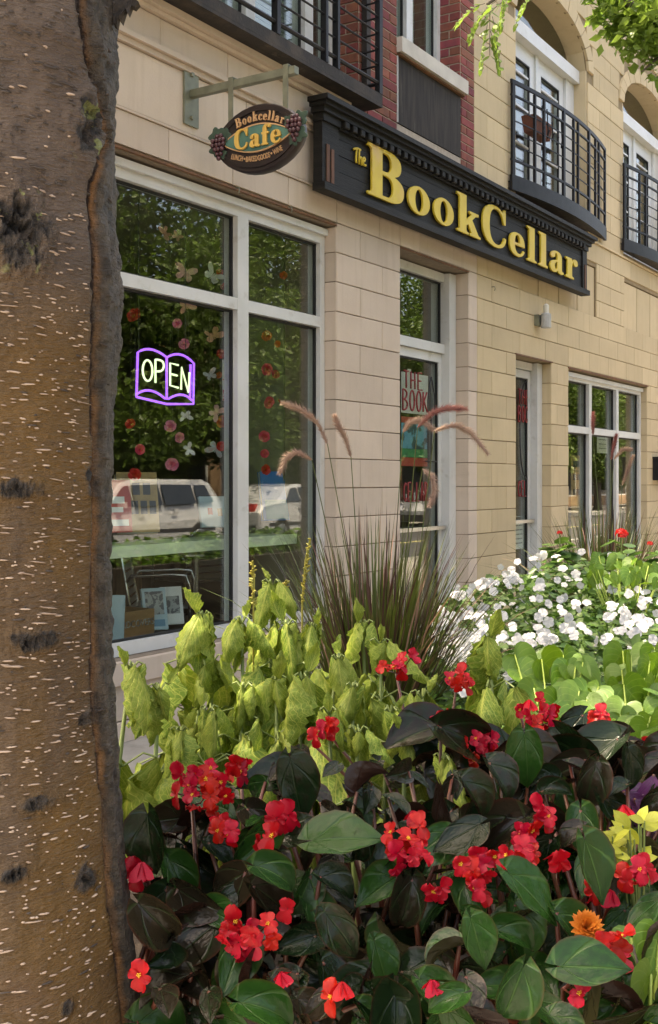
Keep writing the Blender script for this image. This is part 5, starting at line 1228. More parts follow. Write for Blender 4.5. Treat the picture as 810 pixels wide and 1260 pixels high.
# ------------------------------------------------------------------ leaf building
def leaf_mesh(name, w, nu, nv, m, cup=.15, bend=.6, notch=0, ruffle=0, serr=0, asym=0, seed=0, fold=0, curl=0):
    r = random.Random(seed); V = []; UVs = []
    cy, cz, ang = 0, 0, 0; path = []
    for i in range(nv+1):
        path.append((cy, cz, ang)); s = 1/nv; ang2 = -bend*((i+1)/nv)**1.3
        cy += math.cos((ang+ang2)/2)*s; cz += math.sin((ang+ang2)/2)*s; ang = ang2
    ph = r.uniform(0, 6)
    for i in range(nv+1):
        v = i/nv; hw = w(v); y0, z0, a = path[i]
        for j in range(nu+1):
            u = -1+2*j/nu; hh = hw*(1+asym*u)
            if serr and abs(u) == 1: hh *= 1+serr*(1 if i % 2 else -1)
            x = u*hh; dz = cup*u*u*hw + fold*abs(u)*hw + ruffle*math.sin(v*13+ph+u*2)*abs(u)*.5 + ruffle*.6*r.uniform(-1,1)*(abs(u) > .2)
            if curl: x *= (1-curl*abs(u)*.5); dz -= curl*abs(u)**2*hw
            y = -notch*abs(u)*(1-v)**3
            V.append((x, y0+y*math.cos(a)-dz*math.sin(a), z0+dz*math.cos(a)+y*math.sin(a))); UVs.append((u*.5+.5, v))
    Fc = [(i*(nu+1)+j, i*(nu+1)+j+1, (i+1)*(nu+1)+j+1, (i+1)*(nu+1)+j) for i in range(nv) for j in range(nu)]
    me = bpy.data.meshes.new(name); me.from_pydata(V, [], Fc); setmats(me, m)
    ul = me.uv_layers.new(name='UVMap')
    for lp in me.loops: ul.data[lp.index].uv = UVs[lp.vertex_index]
    me.polygons.foreach_set('use_smooth', [True]*len(Fc)); me.update(); return me
def place(me, name, parent, pos, axis, nrm, size):
    y = axis.normalized(); z = nrm - y*nrm.dot(y); z = z.normalized() if z.length > .05 else y.orthogonal().normalized(); x = y.cross(z)
    return link(name, me, parent, frame_m(pos, x, y, z) @ Matrix.Scale(size, 4))
def rv(r, s=1): return Vector((r.uniform(-1,1), r.uniform(-1,1), r.uniform(-1,1)))*s
def soil_at(px, d): p = at(px, HY, d); return Vector((p.x, p.y, SOIL))

# ---- begonias
bw = lambda v: lin([(0,.04),(.06,.18),(.15,.29),(.3,.345),(.45,.335),(.6,.275),(.75,.18),(.88,.085),(.95,.035),(1,.0)], v)
M['begD'] = leaf_mat('dark begonia leaf', (.0065,.018,.0055), (.020,.038,.012), .24, .08, 9, .8, .45, .45, back=(.020,.009,.006), edge=(.05,.012,.008), mode='palm', c2=(.014,.011,.006), spec=.24, bump=.7)
M['begG'] = leaf_mat('green begonia leaf', (.018,.064,.010), (.055,.115,.028), .26, .10, 9, .8, .5, .4, back=(.035,.032,.014), edge=(.06,.025,.01), mode='palm', c2=(.011,.034,.008), spec=.24, bump=.7)
begD = [leaf_mesh('begonia_leaf', bw, 6, 14, M['begD'], cup=.30+.28*i, bend=.35+.32*i, notch=.22, ruffle=.024, serr=.012, asym=(.22 if i % 2 else -.22), seed=i, fold=-.1) for i in range(4)]
begG = [leaf_mesh('begonia_leaf', bw, 6, 14, M['begG'], cup=.25+.28*i, bend=.35+.32*i, notch=.22, ruffle=.024, serr=.012, asym=(.22 if i % 2 else -.22), seed=i+9, fold=-.1) for i in range(4)]
M['begstem'] = mat('red begonia stem', (.11,.022,.014), .4, (.07,.03,.012), 20)
def petal_grid(mb, a, L, W, tilt, cup, mi=0, ruf=.07):
    """rounded petal leaving the centre at angle a in the xy plane"""
    ca, sa = math.cos(a), math.sin(a); P = []
    for (t, wf) in ((.05,.25),(.35,.85),(.7,1.0),(.92,.72),(1.0,.30)):
        for s in (-1,-.5,0,.5,1):
            rr = t*L*math.cos(tilt); z = t*L*math.sin(tilt) + cup*(t*t)*L - cup*.9*s*s*W*wf + ruf*math.sin(s*5+a*3+t*4)*t; x = s*W*wf
            P.append((ca*rr-sa*x, sa*rr+ca*x, z))
    mb.add(P, [(i*5+j, i*5+j+1, i*5+5+j+1, i*5+5+j) for i in range(4) for j in range(4)], mi)
M['begred'] = mat('red begonia petal', (.45,.004,.014), .45, (.34,.003,.010), 60, obj=.09, trans=.25, spec=.3, tcol=(.46,.003,.014))
M['stamen'] = mat('yellow stamen', (.70,.40,.03), .6)
def beg_flower(seed):
    r = random.Random(seed); mb = MB()
    for a, L, W, t in ((1.57,1.0,.60,.35),(4.71,1.0,.62,.30),(0,.78,.30,.45),(3.14,.78,.30,.45)):
        petal_grid(mb, a+r.uniform(-.35,.35), L*r.uniform(.75,1.15), W*r.uniform(.75,1.0), t+r.uniform(-.25,.45), -.34, ruf=.13)
    return mb.mesh('begonia_flower', M['begred'], True)
flw = [beg_flower(i) for i in range(5)]
mb = MB()
for i in range(9):
    a = i*2.4; rr = .05*math.sqrt(i); mb.lathe([(.001,.06),(.055,.10),(.065,.17),(.001,.24)], 6, (rr*math.cos(a)*1.6, rr*math.sin(a)*1.6, .02*(9-i)/3))
stam = mb.mesh('stamen', M['stamen'], True)
mb = MB(); petal_grid(mb, 0, 1, .5, 1.1, -.3); petal_grid(mb, 3.14, 1, .5, 1.1, -.3); petal_grid(mb, 1.57, .9, .4, 1.25, -.2); petal_grid(mb, 4.71, .9, .4, 1.25, -.2); budm = mb.mesh('begonia_bud', M['begred'], True)
r = random.Random(101)
NB = [(190,1.30,'begonia with dark leaves pressing against the trunk'),(300,1.33,'begonia with the large red bloom cluster near the trunk'),(420,1.36,'dark leaved begonia in the middle foreground'),(520,1.36,'begonia with a round red cluster left of centre right'),(630,1.34,'begonia with the widest row of red blooms'),(735,1.30,'green leaved begonia at the lower right'),(540,1.72,'begonia with red blooms rising among the pale coleus'),(690,1.78,'bronze leaved begonia below the lime vine')]
beg = []
for (px, d, lb) in NB:
    p = soil_at(px, d); t = thing('begonia_plant', lb, 'plant', p, 'red begonias in the planter'); beg.append((t, p, px, d, MB()))
def own(px, d, pool): return min(pool, key=lambda b: ((b[2]-px)/100)**2 + ((b[3]-d)*4)**2)
def beg_depth(y): return 1.10+max(0, (1260-y))/400*.42
TOPB = [(140,985),(200,990),(260,985),(320,955),(350,930),(400,945),(470,945),(540,960),(600,965),(650,950),(720,950),(820,960)]
nleaf = 0
for gy in range(16):
    for gx in range(23):
        px = 146+gx*31+r.uniform(-16,16)+(15 if gy % 2 else 0); py = 905+gy*25+r.uniform(-14,14)
        if py < lin(TOPB, px) or px < lin(EDGE, py)+28: continue
        d = beg_depth(py)+r.uniform(-.05,.11); p = at(px, py, d)
        b = own(px, d, beg[:6])
        green = (px > 520 and py > 1040 and r.random() < .75) or (py > 960 and r.random() < .22)
        nrm = (UP*r.uniform(.35,1.0) - FWD*r.uniform(.25,1.0) + rv(r,.75)).normalized()
        ax = (RIGHT*r.uniform(-1,1) - UP*r.uniform(-.15,.75) - FWD*r.uniform(.0,.5))
        sz = r.uniform(.036,.072)*(1.0 if py > 980 else .82)
        ax = ax - nrm*ax.dot(nrm); ax.normalize()
        pos = p - ax*sz*.5
        place((begG if green else begD)[r.randrange(4)], 'leaf', b[0], pos, ax, nrm, sz); nleaf += 1
        st = Vector((b[1].x+r.uniform(-.06,.06), b[1].y+r.uniform(-.06,.06), SOIL-.01))
        if r.random() < .8: b[4].tube([st, st.lerp(pos,.55)+Vector((0,0,.05)), pos], [.005,.004,.0022], 5)
for k_ in range(62):                                          # bronze leaves of the rear begonias
    px = r.choice([r.uniform(480,600), r.uniform(640,815), r.uniform(640,815)]); py = r.uniform(900,985); d = 1.62+r.uniform(-.08,.12); p = at(px, py, d)
    if px < 600 and r.random() < .55: continue
    b = own(px, d, beg[6:]); nrm = (UP*r.uniform(.3,1) - FWD*r.uniform(.2,.9) + rv(r,.7)).normalized(); ax = RIGHT*r.uniform(-1,1) - UP*r.uniform(-.4,.6) - FWD*.2; ax -= nrm*ax.dot(nrm); ax.normalize(); sz = r.uniform(.06,.10); pos = p-ax*sz*.5
    place(begD[r.randrange(4)], 'leaf', b[0], pos, ax, nrm, sz); b[4].tube([(b[1].x,b[1].y,SOIL-.01), b[1].lerp(pos,.5)+Vector((0,0,.05)), pos], [.005,.004,.002], 5)
# the leaves one notices most, laid by hand: px, py, size in px, direction (right, down), green
for (px, py, s, dx, dy, gr, dd) in ((90+545,940-0,0,0,0,0,0),(345,1075,72,1,.25,1,-.06),(425,1152,80,.8,.9,0,-.07),(335,1240,90,1,.1,1,-.06),(430,1030,105,1,-.15,1,-.05),(590,985,70,.5,.6,0,-.05),(560,1030,75,-.7,.3,0,-.03),(735,1075,95,.35,1,1,-.08),(660,1105,100,.8,.7,1,-.06),(590,1165,75,.3,1,1,-.06),(640,1150,70,1,.1,1,-.04),(735,1190,100,1,-.05,1,-.08),(630,1230,90,-.4,1,1,-.07),(545,1230,60,-.9,.2,1,-.05),(650,940,80,.1,1,1,.0),(185,1045,90,.1,1,0,-.06),(200,1140,85,.9,.8,0,-.04),(330,960,95,-.8,-.1,0,.03),(365,975,90,.2,1,0,.0),(725,970,70,-.3,.9,0,.0),(780,950,62,.2,1,0,.0)):
    if not s: continue
    d = beg_depth(py)+dd-.03; p = at(px, py, d); b = own(px, d, beg[:6]); ax = (RIGHT*dx - UP*dy - FWD*.15).normalized(); nrm = (UP*.75 - FWD*.75 + rv(r,.25)).normalized(); sz = s*d/F*.88
    place((begG if gr else begD)[r.randrange(4)], 'leaf', b[0], p-ax*sz*.5, ax, nrm, sz)
FLO = [(250,970,36,10,-.10),(277,1020,16,4,-.08),(348,1000,10,2,-.09),(328,1032,7,2,-.08),(306,1150,32,8,-.10),(170,1076,8,2,-.08),(498,1047,28,7,-.10),(541,1089,8,2,-.08),(514,1012,8,2,-.07),(590,1066,22,5,-.10),(640,1058,24,5,-.11),(668,1000,14,3,-.09),(650,1026,14,4,-.08),(690,1062,7,2,-.09),(583,1092,12,3,-.08),(783,1080,20,5,-.09),(762,1168,18,4,-.08),(710,1226,7,1,-.09),(731,1097,8,2,-.07),(292,942,10,3,-.02),(354,1116,7,1,-.08),(413,1221,9,2,-.09),(342,1213,7,1,-.08),(536,1222,6,1,-.08),(168,1196,8,1,-.08),(772,1008,5,1,-.02),(718,1206,6,1,-.05),(752,1116,6,1,-.05)]
FLR = [(490,820,20,5,1.75),(567,838,15,5,1.72),(540,882,10,3,1.68),(592,920,22,7,1.58),(627,938,12,3,1.58),(402,895,12,3,1.66),(386,912,7,1,1.64),(672,882,22,6,1.62),(742,888,16,4,1.64),(795,1006-90,8,2,1.7),(648,868,8,2,1.7),(655,945,6,1,1.55)]
def put_flowers(px, py, rad, n, d, pool):
    b = own(px, d, pool); c = at(px, py, d)
    base = b[1].lerp(c, .2); hub = c + FWD*.06 - UP*.02
    b[4].tube([(b[1].x,b[1].y,SOIL-.01), b[1].lerp(hub,.6)+UP*.06+FWD*.03, hub], [.0045,.0035,.002], 5)
    n = n if n < 3 else int(n*1.35)
    for i in range(n):
        a = i*2.399; rr = rad*math.sqrt((i+.3)/n)*1.0 if n > 1 else 0
        p = at(px+rr*math.cos(a)+r.uniform(-5,5), py+rr*.85*math.sin(a)+r.uniform(-5,5), d+r.uniform(-.012,.02)+.0006*rr)
        sz = r.uniform(.0125,.0185)*(1.15 if n <= 2 else 1)
        nrm = (-FWD + UP*r.uniform(-.2,.6) + RIGHT*(rr*math.cos(a)/40) + rv(r,.75)).normalized(); x = nrm.cross(UP).normalized(); x = (x + rv(r,.3)); x = (x-nrm*x.dot(nrm)).normalized()
        if n <= 3 and r.random() < .28:
            dn = (-UP + rv(r,.4)).normalized(); x = dn.orthogonal().normalized(); f = link('flower', budm, b[0], frame_m(p+UP*sz*.8, x, dn.cross(x), dn) @ Matrix.Scale(sz*1.3, 4))
        else:
            f = link('flower', flw[r.randrange(5)], b[0], frame_m(p, x, nrm.cross(x), nrm) @ Matrix.Scale(sz, 4)); (link('stamen', stam, f, Matrix.Scale(.62,4), local=True) if r.random() < .42 else None)
        b[4].tube([hub, hub.lerp(p,.6)-UP*.004, p + FWD*.004], .0011, 4, cap=False)
for (px, py, rad, n, dd) in FLO: put_flowers(px, py, rad, n, beg_depth(py)+dd, beg[:6])
for (px, py, rad, n, d) in FLR: put_flowers(px, py, rad, n, d, beg[6:])
for t, p, px, d, s in beg: s.build('stems', M['begstem'], t, True)

# ---- coleus: pale green, hanging crinkled leaves
cw = lambda v: .27*(math.sin(math.pi*min(1, v**.75))**.8) if 0 < v < 1 else .015
M['col'] = leaf_mat('pale coleus leaf', (.185,.265,.028), (.42,.45,.09), .55, .28, 7, .9, .75, .22, mode='pinnate', c2=(.12,.20,.022), net=16, spec=.35, bump=.5)
colm = [leaf_mesh('coleus_leaf', cw, 8, 14, M['col'], cup=-.25-.15*(i%3), bend=.4+.3*(i%4), ruffle=.060+.02*(i%3), serr=.10, seed=40+i, fold=-.25*(i%2), curl=.35+.25*(i%3)) for i in range(8)]
M['colstem'] = mat('pale green stem', (.17,.22,.06), .6, (.12,.17,.04), 20)
ST = [(160,826,1.72,.125,7,'coleus stem hanging its large leaves beside the trunk'),(196,852,1.76,.10,7,'coleus with curled hanging leaves right of the trunk'),(222,905,1.70,.085,6,'low coleus above the large begonia bloom'),(250,762,1.88,.105,12,'tall coleus in front of the window sill left of the mullion'),(262,815,1.90,.095,9,'coleus crowding the tall one left of the mullion'),(298,768,1.98,.12,6,'coleus leaf curtain hanging below the window mullion'),(335,722,2.05,.105,12,'tallest coleus right of the window mullion'),(352,772,2.0,.12,12,'broad coleus below the right window pane'),(385,775,2.05,.11,11,'coleus at the foot of the tall purple grass'),(300,850,1.84,.10,9,'coleus in mid bed above the dark begonias'),(340,842,1.84,.11,9,'coleus with twisted leaves in mid bed'),(372,838,1.82,.125,9,'coleus with the broad pale sunlit leaf'),(415,815,1.92,.10,10,'coleus in front of the grass base'),(447,772,2.05,.105,11,'coleus right in front of the grass clump'),(470,795,2.0,.095,9,'coleus left of the white impatiens'),(435,850,1.80,.10,8,'coleus left of the upper red blooms'),(603,790,1.85,.12,12,'lone coleus standing before the white impatiens'),(520,860,1.8,.085,7,'small coleus behind the upper red blooms'),(480,880,1.76,.085,7,'small coleus under the upper red cluster'),(255,880,1.76,.085,8,'small coleus above the large red cluster'),(545,940,1.62,.075,6,'small coleus among the rear red blooms'),(405,880,1.74,.085,7,'small coleus left of the rear begonia'),(497,905,1.70,.08,6,'lowest coleus in the middle of the bed'),(440,905,1.68,.08,6,'low coleus over the dark begonia leaves')]
r = random.Random(55); spk = 0
for (px, py, d, ls, n, lb) in ST:
    n = int(n*1.25)+2
    ls *= 1.15
    top = at(px, py, d); base = Vector((top.x+r.uniform(-.03,.03), top.y+r.uniform(-.03,.03), SOIL))
    t = thing('coleus_plant', lb, 'plant', base, 'pale coleus in the planter')
    MB().tube([base-UP*.01, base.lerp(top,.5)+rv(r,.01), top], [.006,.005,.0025], 6).build('stem', M['colstem'], t, True)
    nk = max(2, n//4); a0_ = r.uniform(0,6.28)
    for kn in range(nk):
        node = top.lerp(base, (.0+.62*kn/nk)) ; m_ = 4 if kn else 5
        for i in range(m_):
            a = a0_ + kn*.8 + 2*math.pi*i/m_ + r.uniform(-.6,.6); out = (Vector((math.cos(a), math.sin(a), 0))).normalized()
            pl_ = (.014+.032*min(kn,2))*r.uniform(.5,1.5); mid_ = node + out*pl_*.6 + UP*(.014+.004*kn); pet = node + out*pl_ + UP*.010
            sz = ls*(.78 if kn == 0 else 1.1)*r.uniform(.6,1.2)
            ax = (out*(r.uniform(.1,.5) if r.random() < .72 else r.uniform(.7,1.6)) - UP*1.0 + rv(r,.25)).normalized()
            if kn == 0 and i == 4: ax = (out*.5+UP*.5).normalized(); sz *= .5
            place(colm[r.randrange(8)], 'leaf', t, pet, ax, out + UP*.25 + rv(r,.3), sz)
            MB().tube([node, mid_, pet], .0016, 4).build('petiole', M['colstem'], t)
# pale variegated leaf that faces us above the large red cluster, and yellow flower spikes
M['spike'] = mat('yellow flower spike', (.30,.25,.03), .7, (.20,.20,.04), 60)
for (pts, d, lb) in (([(372,740),(376,690),(382,662)],2.1,'thin yellow flower spike in front of the right pane'),([(312,745),(313,715),(311,690)],2.0,'thin green flower spike before the window mullion'),([(350,735),(352,715)],2.06,'short green flower spike beside the tallest coleus')):
    P = [at(x, y, d) for x, y in pts]; t = thing('flower_spike', lb, 'plant', (P[0].x,P[0].y,SOIL), 'coleus flower spikes')
    m = MB(); m.tube([(P[0].x,P[0].y,SOIL-.01)]+P, [.002]*(len(P)+1), 4)
    for i in range(26):
        f = i/26; q = P[0].lerp(P[-1], f); o = rv(r,1); o.z = .3; m.tube([q, q+o.normalized()*.008], [.0028,.0012], 4)
    m.build('spike', M['spike'], t)

# ---- white impatiens
iw = lambda v: .30*math.sin(math.pi*min(1, v**.85)) if 0 < v < 1 else .01
M['imp'] = leaf_mat('impatiens leaf', (.060,.150,.022), (.13,.22,.06), .4, .30, 6, .8, .4, .3, c2=(.11,.22,.035))
M['impj'] = mat('impatiens foliage', (.042,.105,.017), .42, (.10,.19,.032), 16, trans=.32)
M['impw'] = mat('white petal', (.62,.62,.615), .6, (.53,.54,.55), 30, trans=.30, obj=.06)
mb = MB()
for i in range(5): petal_grid(mb, i*1.2566+.2, 1.0, .46, .12, -.15)
impf = [mb.mesh('impatiens_flower', M['impw'], True)]
mb = MB()
for i in range(5): petal_grid(mb, i*1.2566, 1.0, .5, .35, -.3)
impf.append(mb.mesh('impatiens_flower', M['impw'], True))
def imp_depth(y): return 2.55+(860-y)/180*1.65
r = random.Random(66)
IMP = []
names = ['nearest the lone coleus','beside the tall purple grass','left of centre in the white drift','in the middle of the white drift','above the lime vine','at the right edge above the lime vine','behind the grass base','below the farther door','below the pier between door and far window','below the far window','farthest, under the small grass','farthest at the right edge']
for i, (px, py) in enumerate(((585,800),(545,765),(600,760),(655,770),(710,775),(775,775),(555,735),(625,725),(680,720),(740,725),(700,690),(790,700))):
    d = imp_depth(py); p = soil_at(px, d); IMP.append((thing('impatiens_plant', 'white flowering impatiens '+names[i], 'plant', p, 'white impatiens drift'), p, px, py, d, MB()))
TOPI = [(520,775),(540,740),(570,712),(620,700),(650,690),(700,674),(760,676),(820,690)]
def imp_own(px, py): return min(IMP, key=lambda b: (b[2]-px)**2+((b[3]-py)*1.6)**2)
for _ in range(7500):
    px = r.uniform(522,830); py = r.uniform(672,870)
    if py < lin(TOPI, px)+3: continue
    d = imp_depth(py)+r.uniform(0,.20); p = at(px, py, d)-UP*r.uniform(0,.07)
    b = imp_own(px, py); a = Vector((r.uniform(-1,1), r.uniform(-1,1), r.uniform(-.6,.3))).normalized(); nn = (UP*1.0-FWD*.4+rv(r,.7)).normalized(); bb = a.cross(nn).normalized(); nz = bb.cross(a); q = r.uniform(.025,.048); w = q*.30
    b[5].add([p, p+a*q*.4+bb*w+nz*q*.06, p+a*q*.75+bb*w*.7, p+a*q-nz*q*.08, p+a*q*.75-bb*w*.7, p+a*q*.4-bb*w+nz*q*.06], [(0,1,2,3),(0,3,4,5)])
for b in IMP: tag(b[5].build('foliage', M['impj'], b[0], True), kind='stuff')
nf = 0
HOT = [(590,770,30),(620,775,30),(575,800,28),(548,770,24),(535,775,16),(560,790,22),(660,790,26),(600,735,36),(640,720,34),(560,740,26),(700,735,34),(690,765,30),(745,770,30),(790,770,28),(665,700,30),(720,700,34),(610,710,24),(780,735,28),(550,800,18),(640,830,14),(575,845,12),(800,800,20)]
while nf < 270:
    hx, hy, hr = HOT[r.randrange(len(HOT))]; a = r.uniform(0,6.28); q = hr*math.sqrt(r.random()); px, py = hx+q*math.cos(a)*1.25, hy+q*math.sin(a)*.75
    if py < lin(TOPI, px)-4 or px > 815: continue
    d = imp_depth(py)-.03; p = at(px, py, d); b = imp_own(px, py); sz = r.uniform(.0115,.0185)
    nrm = (UP*r.uniform(.2,1)-FWD*r.uniform(.5,1.1)+rv(r,.6)).normalized(); x = nrm.orthogonal().normalized()
    link('flower', impf[r.randrange(2)], b[0], frame_m(p, x, nrm.cross(x), nrm) @ Matrix.Rotation(r.uniform(0,6.28),4,'Z') @ Matrix.Scale(sz, 4)); nf += 1

# ---- lime sweet potato vine, heart-shaped leaves
hwf = lambda v: lin([(0,.17),(.09,.37),(.22,.47),(.36,.46),(.55,.35),(.75,.20),(.9,.08),(1,.0)], v)
M['lime'] = leaf_mat('lime vine leaf', (.115,.225,.018), (.19,.30,.045), .45, .28, 6, 1.1, .75, .34, c2=(.07,.155,.014), tcol=(.17,.30,.015))
HEART = [(0,0),(.10,-.12),(.24,-.19),(.38,-.15),(.47,-.02),(.50,.14),(.455,.34),(.35,.55),(.20,.78),(.07,.94),(0,1.04)]
def heart_mesh(seed, m, bend=.5, cup=.15, ruf=.02):
    r = random.Random(seed); V = []; UVs = []; n = len(HEART)-1; nu = 6
    for i, (ox_, oy_) in enumerate(HEART):
        my = i/n
        for j in range(nu+1):
            u = -1+2*j/nu; a = abs(u); x = math.copysign(1, u)*ox_*a; y = my+(oy_-my)*a
            z = cup*x*x*2 - bend*.35*y*abs(y) + ruf*math.sin(i*1.3+u*3+seed)*a - .05*(1-a)*(1 if 0 < i < n else 0)
            V.append((x, y, z)); UVs.append((u*.5+.5, my))
    Fc = [(i*(nu+1)+j, i*(nu+1)+j+1, (i+1)*(nu+1)+j+1, (i+1)*(nu+1)+j) for i in range(n) for j in range(nu)]
    me = bpy.data.meshes.new('vine_leaf'); me.from_pydata(V, [], Fc); setmats(me, m); ul = me.uv_layers.new(name='UVMap')
    for lp in me.loops: ul.data[lp.index].uv = UVs[lp.vertex_index]
    me.polygons.foreach_set('use_smooth', [True]*len(Fc)); me.update(); return me
limm = [heart_mesh(i, M['lime'], .3+.3*(i%3), -.25+.3*(i%3), .022) for i in range(5)]
M['limej'] = mat('lime foliage', (.15,.28,.022), .45, (.11,.22,.02), 14, trans=.4)
M['limestem'] = mat('lime stem', (.25,.34,.06), .5)
r = random.Random(91)
for (lb, box, n, dfun, s0, s1, gp) in (
    ('lime heart leaved vine spilling below the white impatiens, left clump', (645,730,812,935), 46, lambda y: 1.95+(930-y)/140*.45, .045, .08, 'lime vines'),
    ('lime heart leaved vine spilling at the right edge under the impatiens', (728,835,806,940), 54, lambda y: 1.95+(930-y)/140*.45, .045, .08, 'lime vines'),
    ('yellow lime vine far back under the small grass', (725,820,690,722), 30, lambda y: 3.55+(735-y)/60*.5, .035, .06, 'lime vines'),
    ('large lime vine leaves in the lower right corner', (765,830,1130,1275), 16, lambda y: 1.12+(1260-y)/400*.3, .04, .065, 'lime vines')):
    x0, x1, y0, y1 = box; mid = soil_at((x0+x1)/2, dfun((y0+y1)/2)); t = thing('lime_vine', lb, 'plant', mid, gp); stm = MB()
    for i in range(n):
        px, py = r.uniform(x0,x1), r.uniform(y0,y1)
        d = dfun(py)+r.uniform(-.02,.08); p = at(px, py, d); nrm = (UP*r.uniform(.3,.9)-FWD*r.uniform(.5,1.1)+rv(r,.85)).normalized(); ax = RIGHT*r.uniform(-.9,.9)-UP*r.uniform(.5,1.0)-FWD*.2; ax -= nrm*ax.dot(nrm); ax.normalize(); sz = r.uniform(s0,s1)
        pos = p-ax*sz*.45; place(limm[r.randrange(5)], 'leaf', t, pos, ax, nrm, sz); stm.tube([(mid.x,mid.y,SOIL-.01), mid.lerp(pos,.6)+UP*.06, pos], [.003,.0025,.0015], 4)
    stm.build('stems', M['limestem'], t, True)

# ---- purple fountain grass
M['gr1'] = mat('green grass blade', (.045,.070,.012), .45, (.085,.105,.02), 8, trans=.25); M['gr2'] = mat('purple grass blade', (.036,.014,.014), .45, (.065,.032,.022), 8, trans=.2); M['gr3'] = mat('dry grass blade', (.24,.15,.09), .6, (.30,.17,.13), 8, trans=.25)
M['plume'] = mat('pink plume', (.34,.23,.19), .8, (.42,.30,.22), 20, trans=.3); M['plumer'] = mat('red plume', (.27,.085,.085), .8, (.33,.16,.13), 20, trans=.3)
def blade(mb, base, a, L, lean, w, r, mi):
    n = 7; p = base.copy(); el = R(90)-lean*.25; out = Vector((math.cos(a), math.sin(a), 0)); side = Vector((-math.sin(a), math.cos(a), 0)); tw = r.uniform(-.8,.8); P = []
    for i in range(n+1):
        f = i/n; ww = w*(1-f)**.55*(.55+.45*min(1,f*4)); s = (side*math.cos(tw*f)+UP*math.sin(tw*f)*.6); P += [p-s*ww, p+s*ww]
        el -= lean*(.35+1.5*f)/n; p = p+(out*math.cos(el)+UP*math.sin(el))*(L/n)
    mb.add(P, [(2*i,2*i+1,2*i+3,2*i+2) for i in range(n)], mi)
def plume(t, pts, d, base, m, thick=.015):
    P = [at(x, y, d) for x, y in pts]; Q = []
    for i in range(len(P)-1):
        for j in range(6): Q.append(P[i].lerp(P[i+1], j/6))
    Q.append(P[-1])
    for _ in range(3): Q = [Q[0]]+[(Q[i-1]+Q[i]*2+Q[i+1])/4 for i in range(1,len(Q)-1)]+[Q[-1]]
    mb = MB(); N = len(Q)
    mb.tube(Q, [.0012+.0025*math.sin(math.pi*min(1,.15+i/N*.85)) for i in range(N)], 5)
    for i in range(1100):
        f = r.random(); k_ = min(N-2, int(f*(N-1))); q = Q[k_].lerp(Q[k_+1], r.random()); tg = (Q[k_]-Q[k_+1]).normalized(); o = rv(r,1); o = (o-tg*o.dot(tg)).normalized(); L = thick*r.uniform(.6,1.25)*(.45+.8*math.sin(math.pi*(.12+.80*f))); s = o.cross(tg).normalized()*.0008
        e = q+o*L*.8+tg*L*.8; mb.add([q-s, q+s, e], [(0,1,2)])
    mb.build('plume', m, t)
    e = P[-1]; MB().tube([base, base.lerp(e,.5)+(e-base).cross(UP).normalized()*.0, e], [.0018,.0014,.0011], 5).build('plume_stalk', M['gr1'], t)
r = random.Random(23)
def grass(lb, px, d, n, Lr, wr, spread, plumes, lmax=1.3):
    b = soil_at(px, d); t = thing('fountain_grass', lb, 'plant', b, 'purple fountain grasses')
    mb = MB()
    for i in range(n):
        a = r.uniform(0,6.283); rr = spread*math.sqrt(r.random()); lean = abs(r.gauss(.50,.42))
        blade(mb, b+Vector((rr*math.cos(a), rr*math.sin(a), -.02)), a+r.uniform(-.6,.6), r.uniform(*Lr)*(1-.18*min(1.5,lean)*.5), min(lean, lmax), r.uniform(*wr), r, 0 if r.random() < .68 else (1 if r.random() < .8 else 2))
    tag(mb.build('blades', [M['gr1'], M['gr2'], M['gr3']], t), kind='stuff')
    for pts, m in plumes: plume(t, pts, d+r.uniform(-.12,.12), b+Vector((r.uniform(-.04,.04), r.uniform(-.04,.04), .0)), M[m])
grass('tall purple fountain grass with pink plumes in front of the nearer pier', 462, 2.75, 900, (.46,.74), (.0028,.0060), .085,
      [([(348,496),(370,503),(390,518),(403,546)],'plume'),([(345,582),(352,563),(366,556),(384,566)],'plume'),([(535,530),(518,517),(504,520),(496,532)],'plume'),([(600,558),(580,532),(560,522),(535,530)],'plume'),([(573,503),(552,502),(532,508),(514,526)],'plumer'),([(530,622),(536,604),(532,586),(520,577)],'plume'),([(412,512),(417,525),(425,538),(432,562)],'plume')])
grass('smaller reddish fountain grass in front of the far window', 742, 4.6, 700, (.48,.74), (.0032,.0060), .11,
      [([(730,508),(730,522),(730,535)],'plumer'),([(759,535),(756,548),(752,566)],'plumer'),([(777,553),(766,553),(756,565)],'plume'),([(779,561),(773,578),(766,597)],'plume')])

